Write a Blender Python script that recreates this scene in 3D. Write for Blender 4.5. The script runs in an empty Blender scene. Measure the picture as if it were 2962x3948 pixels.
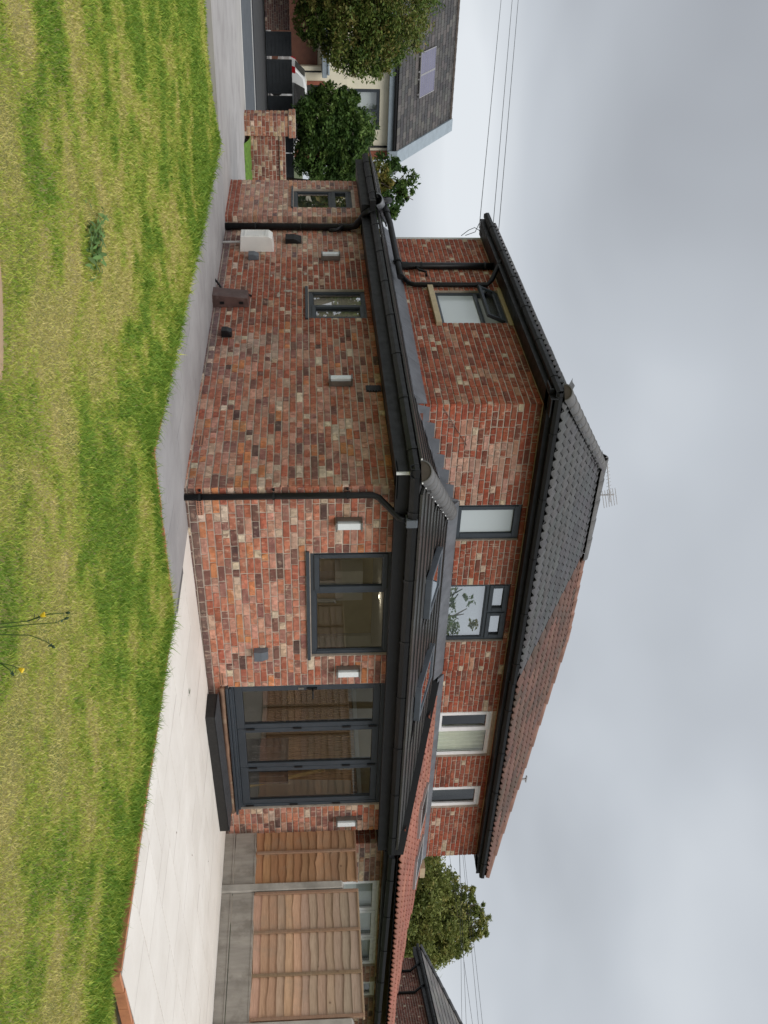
import bpy, math, random
import numpy as np
from mathutils import Matrix, Vector
random.seed(7); np.random.seed(7)
RND = random.random; U = random.uniform
sc = bpy.context.scene
col = sc.collection

# ------------------------------------------------------------------ camera
FW = Vector((0.5985447, 0.7976534, 0.0741162)); RT = Vector((0.8003780, -0.5993465, -0.0133744)); UP = Vector((-0.0337531, -0.0673261, 0.9971599))
CAM = Vector((-6.268938, -8.825500, 1.338987))
cd = bpy.data.cameras.new('camera'); cam = bpy.data.objects.new('camera', cd); col.objects.link(cam)
# the photograph lies on its side: the picture's right is the scene's up
cx, cy, cz = UP, -RT, -FW
cam.matrix_world = Matrix(((cx.x, cy.x, cz.x, CAM.x), (cx.y, cy.y, cz.y, CAM.y), (cx.z, cy.z, cz.z, CAM.z), (0, 0, 0, 1)))
cd.sensor_fit = 'VERTICAL'; cd.sensor_height = 36.0; cd.lens = 36.0 * 3840.65 / 3948.0
cd.clip_start = 0.05; cd.clip_end = 3000
sc.camera = cam

# ------------------------------------------------------------------ sky and sun (overcast)
SUND = Vector((-0.22, -0.72, 0.95)).normalized()
w = bpy.data.worlds.new('World'); sc.world = w; w.use_nodes = True
nt = w.node_tree; nt.nodes.clear()
def N(nt, t, **kw):
    n = nt.nodes.new(t)
    for k, v in kw.items(): setattr(n, k, v)
    return n
out = N(nt, 'ShaderNodeOutputWorld'); bg = N(nt, 'ShaderNodeBackground'); bg.inputs[1].default_value = 0.1
sky = N(nt, 'ShaderNodeTexSky', sky_type='NISHITA'); sky.sun_disc = False
sky.sun_elevation = math.asin(SUND.z); sky.sun_rotation = math.atan2(SUND.x, SUND.y); sky.dust_density = 3
tc = N(nt, 'ShaderNodeTexCoord'); sep = N(nt, 'ShaderNodeSeparateXYZ'); nt.links.new(tc.outputs['Generated'], sep.inputs[0])
mz = N(nt, 'ShaderNodeMath', operation='MAXIMUM'); nt.links.new(sep.outputs[2], mz.inputs[0]); mz.inputs[1].default_value = 0
az = N(nt, 'ShaderNodeMath', operation='ADD'); nt.links.new(mz.outputs[0], az.inputs[0]); az.inputs[1].default_value = 0.30
dx = N(nt, 'ShaderNodeMath', operation='DIVIDE'); dy = N(nt, 'ShaderNodeMath', operation='DIVIDE')
nt.links.new(sep.outputs[0], dx.inputs[0]); nt.links.new(az.outputs[0], dx.inputs[1]); nt.links.new(sep.outputs[1], dy.inputs[0]); nt.links.new(az.outputs[0], dy.inputs[1])
cmb = N(nt, 'ShaderNodeCombineXYZ'); cmb.inputs[2].default_value = 9.9; nt.links.new(dx.outputs[0], cmb.inputs[0]); nt.links.new(dy.outputs[0], cmb.inputs[1])
n1 = N(nt, 'ShaderNodeTexNoise'); n1.inputs['Scale'].default_value = 0.85; n1.inputs['Detail'].default_value = 4; n1.inputs['Roughness'].default_value = 0.42; n1.inputs['Distortion'].default_value = 0.35
nt.links.new(cmb.outputs[0], n1.inputs['Vector'])
rp = N(nt, 'ShaderNodeValToRGB'); e = rp.color_ramp.elements
e[0].position = 0.30; e[0].color = (0.235, 0.248, 0.270, 1); e[1].position = 0.66; e[1].color = (0.515, 0.540, 0.566, 1)
m_ = rp.color_ramp.elements.new(0.5); m_.color = (0.365, 0.389, 0.420, 1)
nt.links.new(n1.outputs['Fac'], rp.inputs[0])
sc10 = N(nt, 'ShaderNodeMixRGB', blend_type='MULTIPLY'); sc10.inputs[0].default_value = 1; nt.links.new(rp.outputs[0], sc10.inputs[1]); sc10.inputs[2].default_value = (10, 10, 10, 1)
mx = N(nt, 'ShaderNodeMixRGB'); mx.inputs[0].default_value = 0.97; nt.links.new(sky.outputs[0], mx.inputs[1]); nt.links.new(sc10.outputs[0], mx.inputs[2])
nt.links.new(mx.outputs[0], bg.inputs[0]); nt.links.new(bg.outputs[0], out.inputs[0])
sl = bpy.data.lights.new('sun', 'SUN'); sl.energy = 1.5; sl.angle = math.radians(50); sl.color = (1, 0.96, 0.90)
so = bpy.data.objects.new('sun', sl); col.objects.link(so); so.rotation_euler = (-SUND).to_track_quat('-Z', 'Y').to_euler()
so.location = (0, -5, 12)
vs = sc.view_settings; vs.view_transform = 'Standard'; vs.look = 'None'; vs.exposure = 0.60; vs.gamma = 1
sc.cycles.max_bounces = 8; sc.cycles.transparent_max_bounces = 12; sc.cycles.caustics_reflective = False; sc.cycles.caustics_refractive = False
sc.cycles.use_denoising = True; sc.cycles.sample_clamp_indirect = 4

# ------------------------------------------------------------------ materials
def lin(r, g, b):
    f = lambda c: (c / 255 / 12.92) if c / 255 <= 0.04045 else ((c / 255 + 0.055) / 1.055) ** 2.4
    return (f(r), f(g), f(b), 1)
def new_mat(name):
    m = bpy.data.materials.new(name); m.use_nodes = True
    t = m.node_tree; b = t.nodes['Principled BSDF']
    return m, t, b
def L(t, a, b): t.links.new(a, b)
def noise(t, vec, scale, detail=4, rough=0.55, dist=0.0):
    n = N(t, 'ShaderNodeTexNoise'); n.inputs['Scale'].default_value = scale; n.inputs['Detail'].default_value = detail
    n.inputs['Roughness'].default_value = rough; n.inputs['Distortion'].default_value = dist
    L(t, vec, n.inputs['Vector']); return n.outputs['Fac']
def ramp(t, fac, stops):
    r = N(t, 'ShaderNodeValToRGB'); el = r.color_ramp.elements
    el[0].position, el[0].color = stops[0][0], stops[0][1]; el[1].position, el[1].color = stops[-1][0], stops[-1][1]
    for p, c in stops[1:-1]:
        q = el.new(p); q.color = c
    L(t, fac, r.inputs[0]); return r.outputs[0]
def mixc(t, fac, a, b, mode='MIX'):
    m = N(t, 'ShaderNodeMixRGB', blend_type=mode)
    for i, x in enumerate((fac, a, b)):
        if isinstance(x, (int, float)): m.inputs[i].default_value = x if i == 0 else (x, x, x, 1)
        elif isinstance(x, tuple): m.inputs[i].default_value = x
        else: L(t, x, m.inputs[i])
    return m.outputs[0]
def grey(v): return (v, v, v, 1)
def wpos(t): return N(t, 'ShaderNodeNewGeometry').outputs['Position']
def bump(t, b, h, strength=0.3, dist=0.01):
    n = N(t, 'ShaderNodeBump'); n.inputs['Strength'].default_value = strength; n.inputs['Distance'].default_value = dist
    L(t, h, n.inputs['Height']); L(t, n.outputs[0], b.inputs['Normal'])
def mapped(t, scale):
    mp = N(t, 'ShaderNodeMapping'); mp.inputs['Scale'].default_value = scale; L(t, wpos(t), mp.inputs['Vector']); return mp.outputs[0]
def simple(name, c, rough=0.6, var=0.25, scale=6, bmp=0.15, metal=0, spec=0.5, dirt=None, stretch=None):
    m, t, b = new_mat(name)
    v = mapped(t, stretch) if stretch else wpos(t)
    f = noise(t, v, scale, 6, 0.6)
    lo = tuple(x * (1 - var) for x in c[:3]) + (1,); hi = tuple(min(1, x * (1 + var)) for x in c[:3]) + (1,)
    o = ramp(t, f, [(0.3, lo), (0.7, hi)])
    if dirt:
        d = noise(t, wpos(t), dirt[1], 5, 0.65); o = mixc(t, ramp(t, d, [(dirt[2], grey(0)), (dirt[2] + 0.15, grey(dirt[3]))]), o, dirt[0])
    L(t, o, b.inputs['Base Color'])
    r = noise(t, v, scale * 3, 4); L(t, ramp(t, r, [(0.3, grey(max(0.02, rough - 0.1))), (0.7, grey(min(1, rough + 0.1)))]), b.inputs['Roughness'])
    b.inputs['Metallic'].default_value = metal; b.inputs['Specular IOR Level'].default_value = spec
    if bmp: bump(t, b, noise(t, v, scale * 9, 4), bmp, 0.004)
    return m
def col_source(t, attr):
    if attr:
        a = N(t, 'ShaderNodeAttribute'); a.attribute_name = 'Col'; return a.outputs['Color']
    return N(t, 'ShaderNodeObjectInfo').outputs['Color']
def brick_mat(name, attr, worn=1.0):
    m, t, b = new_mat(name); v = wpos(t); c = col_source(t, attr)
    fine = noise(t, v, 34, 5, 0.65); big = noise(t, v, 9, 4, 0.6, 0.5)
    o = mixc(t, ramp(t, fine, [(0.3, grey(0.0)), (0.75, grey(0.5))]), c, mixc(t, 1.0, c, grey(0.55), 'MULTIPLY'))
    pale = ramp(t, big, [(0.58, grey(0)), (0.66, grey(0.42 * worn))])
    o = mixc(t, pale, o, (0.52, 0.36, 0.27, 1))
    mp = N(t, 'ShaderNodeMapping'); mp.inputs['Scale'].default_value = (30, 30, 7); L(t, v, mp.inputs['Vector'])
    o = mixc(t, ramp(t, noise(t, mp.outputs[0], 1.0, 3, 0.6), [(0.60, grey(0)), (0.66, grey(0.42 * worn))]), o, (0.60, 0.48, 0.37, 1))
    mp2 = N(t, 'ShaderNodeMapping'); mp2.inputs['Scale'].default_value = (22, 22, 9); mp2.inputs['Location'].default_value = (7, 3, 1); L(t, v, mp2.inputs['Vector'])
    o = mixc(t, ramp(t, noise(t, mp2.outputs[0], 1.0, 3, 0.6), [(0.60, grey(0)), (0.66, grey(0.45 * worn))]), o, (0.20, 0.085, 0.06, 1))
    vo = N(t, 'ShaderNodeTexVoronoi'); vo.inputs['Scale'].default_value = 21; L(t, v, vo.inputs['Vector'])
    o = mixc(t, 0.75, o, mixc(t, 1.0, o, ramp(t, vo.outputs['Color'], [(0.2, grey(0.70)), (0.6, grey(1.0)), (0.9, grey(1.30))]), 'MULTIPLY'))
    dark = ramp(t, noise(t, v, 14, 5, 0.7), [(0.62, grey(0)), (0.74, grey(0.6))])
    o = mixc(t, dark, o, (0.07, 0.05, 0.045, 1))
    o = mixc(t, ramp(t, noise(t, v, 2.2, 3), [(0.45, grey(0)), (0.80, grey(0.25))]), o, (0.44, 0.26, 0.20, 1))
    L(t, o, b.inputs['Base Color']); b.inputs['Roughness'].default_value = 0.9; b.inputs['Specular IOR Level'].default_value = 0.25
    bump(t, b, noise(t, v, 60, 6, 0.7), 0.7, 0.006)
    return m
def tile_mat(name, attr, rough=0.45, moss=None, bump_s=0.3):
    m, t, b = new_mat(name); v = wpos(t); c = col_source(t, attr)
    o = mixc(t, ramp(t, noise(t, v, 22, 5, 0.65), [(0.3, grey(0)), (0.75, grey(0.45))]), c, mixc(t, 1.0, c, grey(0.5), 'MULTIPLY'))
    if moss: o = mixc(t, ramp(t, noise(t, v, 7, 5, 0.7), [(0.58, grey(0)), (0.68, grey(moss[1]))]), o, moss[0])
    L(t, o, b.inputs['Base Color']); b.inputs['Roughness'].default_value = rough
    bump(t, b, noise(t, v, 70, 5, 0.7), bump_s, 0.004); return m
def wood_mat(name):
    m, t, b = new_mat(name); c = col_source(t, False)
    mp = N(t, 'ShaderNodeMapping'); mp.inputs['Scale'].default_value = (16, 1.6, 26); L(t, wpos(t), mp.inputs['Vector'])
    g = noise(t, mp.outputs[0], 3.0, 6, 0.65, 0.8)
    o = mixc(t, ramp(t, g, [(0.3, grey(0)), (0.72, grey(0.65))]), c, mixc(t, 1.0, c, (0.50, 0.42, 0.36, 1), 'MULTIPLY'))
    st = noise(t, wpos(t), 3.1, 5, 0.7)
    o = mixc(t, ramp(t, st, [(0.52, grey(0)), (0.72, grey(0.45))]), o, (0.33, 0.26, 0.19, 1))
    kn = N(t, 'ShaderNodeTexVoronoi'); kn.inputs['Scale'].default_value = 3.3; L(t, wpos(t), kn.inputs['Vector'])
    o = mixc(t, ramp(t, kn.outputs['Distance'], [(0.03, grey(0.7)), (0.07, grey(0))]), o, (0.10, 0.05, 0.028, 1))
    L(t, o, b.inputs['Base Color']); b.inputs['Roughness'].default_value = 0.8; bump(t, b, g, 0.35, 0.006); return m
def glass_mat(name, tint=(0.96, 0.97, 0.96, 1), refl=1.0, rough=0.0):
    m, t, b = new_mat(name); t.nodes.remove(b); o = t.nodes['Material Output']
    tr = N(t, 'ShaderNodeBsdfTransparent'); tr.inputs[0].default_value = tint
    gl = N(t, 'ShaderNodeBsdfGlossy'); gl.inputs['Roughness'].default_value = rough; gl.inputs[0].default_value = (0.95, 0.97, 1, 1)
    fr = N(t, 'ShaderNodeFresnel'); fr.inputs[0].default_value = 1.52
    mu = N(t, 'ShaderNodeMath', operation='MULTIPLY', use_clamp=True); L(t, fr.outputs[0], mu.inputs[0]); mu.inputs[1].default_value = 3.2 * refl
    bk = N(t, 'ShaderNodeMath', operation='SUBTRACT'); bk.inputs[0].default_value = 1; L(t, N(t, 'ShaderNodeNewGeometry').outputs['Backfacing'], bk.inputs[1])   # only the entry face mirrors
    m2 = N(t, 'ShaderNodeMath', operation='MULTIPLY'); L(t, mu.outputs[0], m2.inputs[0]); L(t, bk.outputs[0], m2.inputs[1]); mu = m2
    ms = N(t, 'ShaderNodeMixShader'); L(t, mu.outputs[0], ms.inputs[0]); L(t, tr.outputs[0], ms.inputs[1]); L(t, gl.outputs[0], ms.inputs[2]); L(t, ms.outputs[0], o.inputs[0])
    return m
def leaf_mat(name):
    m, t, b = new_mat(name); c = col_source(t, True)
    o = mixc(t, ramp(t, noise(t, wpos(t), 1.3, 3), [(0.35, grey(0)), (0.7, grey(0.5))]), c, mixc(t, 1.0, c, grey(0.55), 'MULTIPLY'))
    L(t, o, b.inputs['Base Color']); b.inputs['Roughness'].default_value = 0.55; b.inputs['Specular IOR Level'].default_value = 0.3
    tl = N(t, 'ShaderNodeBsdfTranslucent'); L(t, o, tl.inputs[0]); ms = N(t, 'ShaderNodeMixShader'); ms.inputs[0].default_value = 0.3
    L(t, b.outputs[0], ms.inputs[1]); L(t, tl.outputs[0], ms.inputs[2]); L(t, ms.outputs[0], t.nodes['Material Output'].inputs[0]); return m

M = {}
M['brick'] = brick_mat('brick_single', False); M['brick_s'] = brick_mat('brick_mass', True)
M['mortar'] = simple('mortar', (0.46, 0.385, 0.32, 1), 0.95, 0.22, 9, 0.4)
M['mortar_old'] = simple('mortar_old', (0.48, 0.415, 0.335, 1), 0.95, 0.2, 9, 0.4)
M['tile'] = tile_mat('roof_tile_single', False, 0.36); M['tile_s'] = tile_mat('roof_tile_mass', True, 0.36)
M['tile_up'] = tile_mat('upper_tile_single', False, 0.62); M['tile_up_s'] = tile_mat('upper_tile_mass', True, 0.62)
M['tile_old'] = tile_mat('old_tile_single', False, 0.8, ((0.05, 0.05, 0.025, 1), 0.7)); M['tile_old_s'] = tile_mat('old_tile_mass', True, 0.8, ((0.05, 0.05, 0.025, 1), 0.7))
M['ridge'] = simple('ridge_concrete', (0.115, 0.114, 0.116, 1), 0.6, 0.15, 5, 0.3)
M['ridge_old'] = simple('ridge_clay', (0.23, 0.125, 0.095, 1), 0.8, 0.3, 6, 0.3)
M['black'] = simple('black_plastic', (0.007, 0.0075, 0.0085, 1), 0.45, 0.2, 5, 0.05, spec=0.35)
M['fascia'] = simple('dark_fascia', (0.009, 0.0095, 0.0105, 1), 0.5, 0.2, 3, 0.05, spec=0.35)
M['frame'] = simple('anthracite_frame', (0.040, 0.050, 0.062, 1), 0.38, 0.1, 4, 0.04)
M['white_frame'] = simple('white_upvc', (0.86, 0.87, 0.88, 1), 0.3, 0.05, 4, 0.03)
M['gasket'] = simple('black_gasket', (0.01, 0.01, 0.011, 1), 0.6, 0.1, 4, 0)
M['glass'] = glass_mat('window_glass'); M['glass_dark'] = glass_mat('tinted_glass', (0.8, 0.83, 0.83, 1), 1.1); M['glass_coat'] = glass_mat('coated_glass', (0.85, 0.88, 0.88, 1), 3.2); M['glass_clear'] = glass_mat('clear_glass', refl=0.45)
M['lead'] = simple('lead_flashing', (0.155, 0.165, 0.185, 1), 0.5, 0.22, 4, 0.3, 0.3)
M['underlay'] = simple('roof_underlay', (0.02, 0.02, 0.022, 1), 0.9, 0.2, 5, 0.1)
M['stone'] = simple('cream_stone', (0.50, 0.41, 0.27, 1), 0.85, 0.12, 8, 0.3)
M['steel'] = simple('brushed_steel', (0.24, 0.23, 0.21, 1), 0.5, 0.12, 12, 0.08, 0.7)
M['opal'] = simple('opal_glass', (0.72, 0.76, 0.78, 1), 0.25, 0.03, 4, 0)
M['white_box'] = simple('white_plastic', (0.74, 0.73, 0.70, 1), 0.45, 0.06, 4, 0.05)
M['brown_box'] = simple('brown_plastic', (0.085, 0.048, 0.042, 1), 0.55, 0.3, 4, 0.1, dirt=((0.17, 0.12, 0.11, 1), 5, 0.55, 0.6))
M['grey_vent'] = simple('grey_cowl', (0.10, 0.115, 0.135, 1), 0.5, 0.12, 5, 0.05)
M['terracotta'] = simple('terracotta', (0.42, 0.20, 0.13, 1), 0.85, 0.15, 12, 0.3)
M['concrete'] = simple('concrete', (0.40, 0.375, 0.335, 1), 0.9, 0.16, 5, 0.5, dirt=((0.20, 0.185, 0.16, 1), 2.2, 0.5, 0.5))
M['gravel_board'] = simple('gravel_board', (0.345, 0.315, 0.275, 1), 0.9, 0.22, 3, 0.5, dirt=((0.20, 0.175, 0.145, 1), 3.5, 0.5, 0.6), stretch=(1, 3, 0.6))
M['wood'] = wood_mat('fence_wood')
M['membrane'] = simple('black_membrane', (0.014, 0.0135, 0.013, 1), 0.7, 0.3, 8, 0.4)
M['membrane_top'] = simple('grey_membrane', (0.035, 0.037, 0.042, 1), 0.6, 0.3, 8, 0.4)
M['raw_timber'] = simple('raw_timber', (0.22, 0.13, 0.085, 1), 0.85, 0.4, 7, 0.5, dirt=((0.34, 0.27, 0.19, 1), 8, 0.55, 0.7), stretch=(0.4, 1, 1))
M['leaf'] = leaf_mat('leaves'); M['bark'] = simple('bark', (0.06, 0.045, 0.032, 1), 0.95, 0.35, 12, 0.8)
M['cable'] = simple('cable', (0.03, 0.03, 0.032, 1), 0.6, 0.1, 4, 0)
M['alu'] = simple('aluminium', (0.42, 0.41, 0.41, 1), 0.45, 0.1, 6, 0, 0.6)
M['render'] = simple('cream_render', (0.74, 0.69, 0.54, 1), 0.9, 0.08, 2, 0.3)
M['pvc_grey'] = simple('grey_board', (0.26, 0.31, 0.35, 1), 0.45, 0.12, 3, 0.05)
M['solar'] = simple('solar_cells', (0.13, 0.125, 0.19, 1), 0.22, 0.1, 2, 0)
M['gate'] = simple('dark_gate', (0.028, 0.033, 0.038, 1), 0.55, 0.2, 4, 0.1)
M['garage'] = simple('brown_garage', (0.11, 0.04, 0.022, 1), 0.5, 0.2, 5, 0.1)
M['redbrick_plain'] = simple('plain_red_brick', (0.27, 0.09, 0.055, 1), 0.9, 0.2, 9, 0.3)
M['car_paint'] = simple('white_car_paint', (0.78, 0.79, 0.80, 1), 0.12, 0.02, 2, 0, 0, 0.6)
M['red_lamp'] = simple('red_lens', (0.45, 0.012, 0.02, 1), 0.12, 0.05, 3, 0)
M['tyre'] = simple('tyre_rubber', (0.012, 0.012, 0.012, 1), 0.85, 0.1, 9, 0.2)
M['plaster'] = simple('interior_plaster', (0.38, 0.32, 0.19, 1), 0.9, 0.1, 3, 0.1)
M['plaster_w'] = simple('interior_white', (0.52, 0.52, 0.49, 1), 0.9, 0.08, 3, 0.1)
M['floor_in'] = simple('interior_floor', (0.26, 0.22, 0.165, 1), 0.7, 0.2, 4, 0.1)
M['slat'] = simple('brown_slat', (0.38, 0.25, 0.125, 1), 0.6, 0.25, 6, 0.2, stretch=(8, 8, 1))
M['insul'] = simple('dark_board', (0.045, 0.047, 0.05, 1), 0.7, 0.2, 6, 0.2)
M['yellow_timber'] = simple('pine_timber', (0.55, 0.38, 0.14, 1), 0.7, 0.2, 8, 0.2)
M['curtain'] = simple('sage_curtain', (0.66, 0.69, 0.56, 1), 0.9, 0.1, 8, 0.1)
M['window_backing'] = simple('taupe_blind', (0.62, 0.52, 0.43, 1), 0.9, 0.12, 5, 0.1)
M['frost'] = simple('white_blind', (0.74, 0.79, 0.80, 1), 0.7, 0.06, 2, 0)
M['dark_room'] = simple('dark_interior', (0.03, 0.035, 0.035, 1), 0.9, 0.2, 3, 0)
def frosted():
    m, t, b = new_mat('frosted_glass'); b.inputs['Base Color'].default_value = (0.56, 0.62, 0.645, 1)
    b.inputs['Roughness'].default_value = 0.16; b.inputs['Specular IOR Level'].default_value = 0.9
    bump(t, b, noise(t, wpos(t), 180, 2), 0.06, 0.002); return m
M['frosted'] = frosted()

# ------------------------------------------------------------------ mesh builder
WL = {}
class MB:
    def __init__(s, T=None): s.v = []; s.f = []; s.c = []; s.T = T
    def add(s, vs, fs, c=None):
        n = len(s.v)
        s.v += [tuple(s.T @ Vector(p)) if s.T is not None else tuple(p) for p in vs]
        s.f += [tuple(i + n for i in q) for q in fs]
        if c is not None: s.c += [c] * len(vs)
        return s
    def box(s, x0, x1, y0, y1, z0, z1, c=None):
        if x0 > x1: x0, x1 = x1, x0
        if y0 > y1: y0, y1 = y1, y0
        if z0 > z1: z0, z1 = z1, z0
        return s.add([(x0, y0, z0), (x1, y0, z0), (x1, y1, z0), (x0, y1, z0), (x0, y0, z1), (x1, y0, z1), (x1, y1, z1), (x0, y1, z1)],
                     [(0, 3, 2, 1), (4, 5, 6, 7), (0, 1, 5, 4), (1, 2, 6, 5), (2, 3, 7, 6), (3, 0, 4, 7)], c)
    def hexa(s, p, c=None):   # eight corners, bottom loop then top loop
        return s.add(p, [(0, 3, 2, 1), (4, 5, 6, 7), (0, 1, 5, 4), (1, 2, 6, 5), (2, 3, 7, 6), (3, 0, 4, 7)], c)
    def tube(s, pts, r, seg=8, caps=True, c=None):
        pts = [Vector(p) for p in pts]; rs = r if isinstance(r, (list, tuple)) else [r] * len(pts)
        vs = []; fs = []; nrm = None
        for i, p in enumerate(pts):
            d = (pts[min(i + 1, len(pts) - 1)] - pts[max(i - 1, 0)]).normalized()
            if nrm is None: nrm = d.cross(Vector((0, 0, 1)) if abs(d.z) < 0.9 else Vector((1, 0, 0)))
            a = (nrm - d * nrm.dot(d)).normalized(); nrm = a; b = d.cross(a)
            for k in range(seg):
                t = 2 * math.pi * k / seg; q = p + (a * math.cos(t) + b * math.sin(t)) * rs[i]; vs.append(tuple(q))
        for i in range(len(pts) - 1):
            for k in range(seg):
                k2 = (k + 1) % seg; fs.append((i * seg + k, i * seg + k2, (i + 1) * seg + k2, (i + 1) * seg + k))
        if caps: fs.append(tuple(range(seg))); fs.append(tuple(range((len(pts) - 1) * seg, len(pts) * seg))[::-1])
        return s.add(vs, fs, c)
    def extrude(s, prof, p0, p1, side, up, cap=True, closed=True):   # profile (a,b) in side/up axes swept p0 -> p1
        p0, p1, side, up = Vector(p0), Vector(p1), Vector(side), Vector(up); n = len(prof)
        vs = [tuple(p0 + side * a + up * b) for a, b in prof] + [tuple(p1 + side * a + up * b) for a, b in prof]
        fs = [(i, (i + 1) % n, n + (i + 1) % n, n + i) for i in range(n if closed else n - 1)]
        if cap and closed: fs += [tuple(range(n))[::-1], tuple(range(n, 2 * n))]
        return s.add(vs, fs)
    def build(s, name, mat, parent=None, smooth=False, bevel=0, fix=True):
        me = bpy.data.meshes.new(name); me.from_pydata(s.v, [], s.f)
        if s.c:
            a = me.color_attributes.new('Col', 'FLOAT_COLOR', 'POINT'); a.data.foreach_set('color', np.array(s.c, np.float32).ravel())
        if isinstance(mat, (list, tuple)):
            for m in mat: me.materials.append(m)
        else: me.materials.append(mat)
        if fix:
            import bmesh
            bm = bmesh.new(); bm.from_mesh(me); bmesh.ops.recalc_face_normals(bm, faces=bm.faces); bm.to_mesh(me); bm.free()
        if smooth: me.polygons.foreach_set('use_smooth', [True] * len(me.polygons))
        o = bpy.data.objects.new(name, me); col.objects.link(o); put(o, parent)
        if bevel:
            b = o.modifiers.new('bevel', 'BEVEL'); b.width = bevel; b.segments = 1; b.limit_method = 'ANGLE'
        if smooth: 
            pass
        return o
def put(o, parent, loc=(0, 0, 0)):
    p = Vector((0, 0, 0)); loc = Vector(loc)
    if parent is not None:
        o.parent = parent; p = WL[parent.name]
    o.location = loc - p; WL[o.name] = loc
    return o
def tag(o, label=None, cat=None, group=None, kind=None):
    if label: o['label'] = label
    if cat: o['category'] = cat
    if group: o['group'] = group
    if kind: o['kind'] = kind
    return o
def empty(name, loc, label=None, cat=None, group=None):
    o = bpy.data.objects.new(name, None); col.objects.link(o); o.location = loc; WL[o.name] = Vector(loc); o.empty_display_size = 0.2
    return tag(o, label, cat, group)
def inst(mesh, name, loc, rz, scale, color, parent, rot=None):
    o = bpy.data.objects.new(name, mesh); col.objects.link(o); put(o, parent, loc)
    o.rotation_euler = rot if rot else (0, 0, rz); o.scale = scale; o.color = color
    return o
def wallT(O, d):   # local: x along wall, y inward, z up
    d = Vector((d[0], d[1], 0)).normalized(); i = Vector((-d.y, d.x, 0))
    return Matrix(((d.x, i.x, 0, O[0]), (d.y, i.y, 0, O[1]), (0, 0, 1, O[2] if len(O) > 2 else 0), (0, 0, 0, 1)))

# ------------------------------------------------------------------ value noise for colours and lawn
def vnoise(x, y, seed=0, octaves=4):
    out = np.zeros_like(x, dtype=float); amp = 1.0; tot = 0
    for o in range(octaves):
        rs = np.random.RandomState(seed + o * 17); g = rs.rand(64, 64)
        xi = np.floor(x).astype(int); yi = np.floor(y).astype(int); fx = x - xi; fy = y - yi
        fx = fx * fx * (3 - 2 * fx); fy = fy * fy * (3 - 2 * fy)
        a = g[xi % 64, yi % 64]; b = g[(xi + 1) % 64, yi % 64]; c = g[xi % 64, (yi + 1) % 64]; d = g[(xi + 1) % 64, (yi + 1) % 64]
        out += amp * ((a * (1 - fx) + b * fx) * (1 - fy) + (c * (1 - fx) + d * fx) * fy); tot += amp
        amp *= 0.55; x = x * 2.03 + 5.1; y = y * 2.03 + 3.7
    return out / tot

# ------------------------------------------------------------------ setting: ground, lawn, path, patio, drive, road
def sheet(name, pts, z, mat, thick=0.0):
    b = MB(); n = len(pts); zz = [z(p[0], p[1]) if callable(z) else z for p in pts]
    if thick:
        b.add([(p[0], p[1], q) for p, q in zip(pts, zz)] + [(p[0], p[1], q - thick) for p, q in zip(pts, zz)],
              [tuple(range(n))] + [(i, (i + 1) % n, n + (i + 1) % n, n + i) for i in range(n)])
    else: b.add([(p[0], p[1], q) for p, q in zip(pts, zz)], [tuple(range(n))])
    return tag(b.build(name, mat), kind='structure')
def ground_mat():
    m, t, b = new_mat('rough_ground'); o = ramp(t, noise(t, wpos(t), 0.8, 6, 0.65), [(0.3, (0.045, 0.065, 0.02, 1)), (0.7, (0.10, 0.11, 0.045, 1))])
    L(t, o, b.inputs['Base Color']); b.inputs['Roughness'].default_value = 1; return m
sheet('ground', [(-600, -600), (600, -600), (600, 600), (-600, 600)], -0.30, ground_mat())
def lawn_z(x, y):
    x = np.asarray(x, float); y = np.asarray(y, float)
    de = np.minimum(np.where(y > -1.6, np.abs(x + 1.47), np.hypot(np.minimum(x + 1.47, 0), y + 1.56)), np.where(y < -1.5, np.abs(x - .40), 9)); near = np.exp(-(np.clip(de, 0, 9) / .9) ** 2)
    return -0.115 + 0.05 * (vnoise(x * 0.45 + 40, y * 0.45 + 40, 3, 3) - 0.5) - 0.06 * np.clip((-y - 1) / 7, 0, 1) + near * .068 * np.clip((y + 7.4) / 3.0, 0, 1)
def in_lawn(x, y):
    return ((x < -1.47) & (y < 7.42)) | ((x < 0.40) & (y < -1.56)) | (y < -5.22)
gx = np.concatenate([np.arange(-40, -10, 2.0), np.arange(-10, 8, 0.25), np.arange(8, 14, 1.0)]); gy = np.concatenate([np.arange(-30, -12, 2.0), np.arange(-12, 7.3, 0.25), [7.45]])
XX, YY = np.meshgrid(gx, gy, indexing='ij'); ZZ = lawn_z(XX, YY)
b = MB(); ny = len(gy); b.v = [(float(x), float(y), float(z)) for x, y, z in zip(XX.ravel(), YY.ravel(), ZZ.ravel())]
for i in range(len(gx) - 1):
    for j in range(ny - 1):
        mx_, my_ = (gx[i] + gx[i + 1]) / 2, (gy[j] + gy[j + 1]) / 2
        if in_lawn(mx_ - 0.30, my_ - 0.30): b.f.append((i * ny + j, (i + 1) * ny + j, (i + 1) * ny + j + 1, i * ny + j + 1))
def lawn_mat():
    m, t, bs = new_mat('lawn_soil'); v = wpos(t)
    o = ramp(t, noise(t, v, 1.6, 6, 0.6), [(0.33, (0.18, 0.21, 0.045, 1)), (0.5, (0.30, 0.28, 0.085, 1)), (0.68, (0.42, 0.34, 0.16, 1))])
    o = mixc(t, ramp(t, noise(t, v, 45, 4, 0.7), [(0.4, grey(0)), (0.7, grey(0.5))]), o, (0.06, 0.06, 0.02, 1))
    L(t, o, bs.inputs['Base Color']); bs.inputs['Roughness'].default_value = 1; bump(t, bs, noise(t, v, 60, 5, 0.7), 0.8, 0.02); return m
tag(b.build('lawn', lawn_mat(), fix=False), kind='structure')

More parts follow.
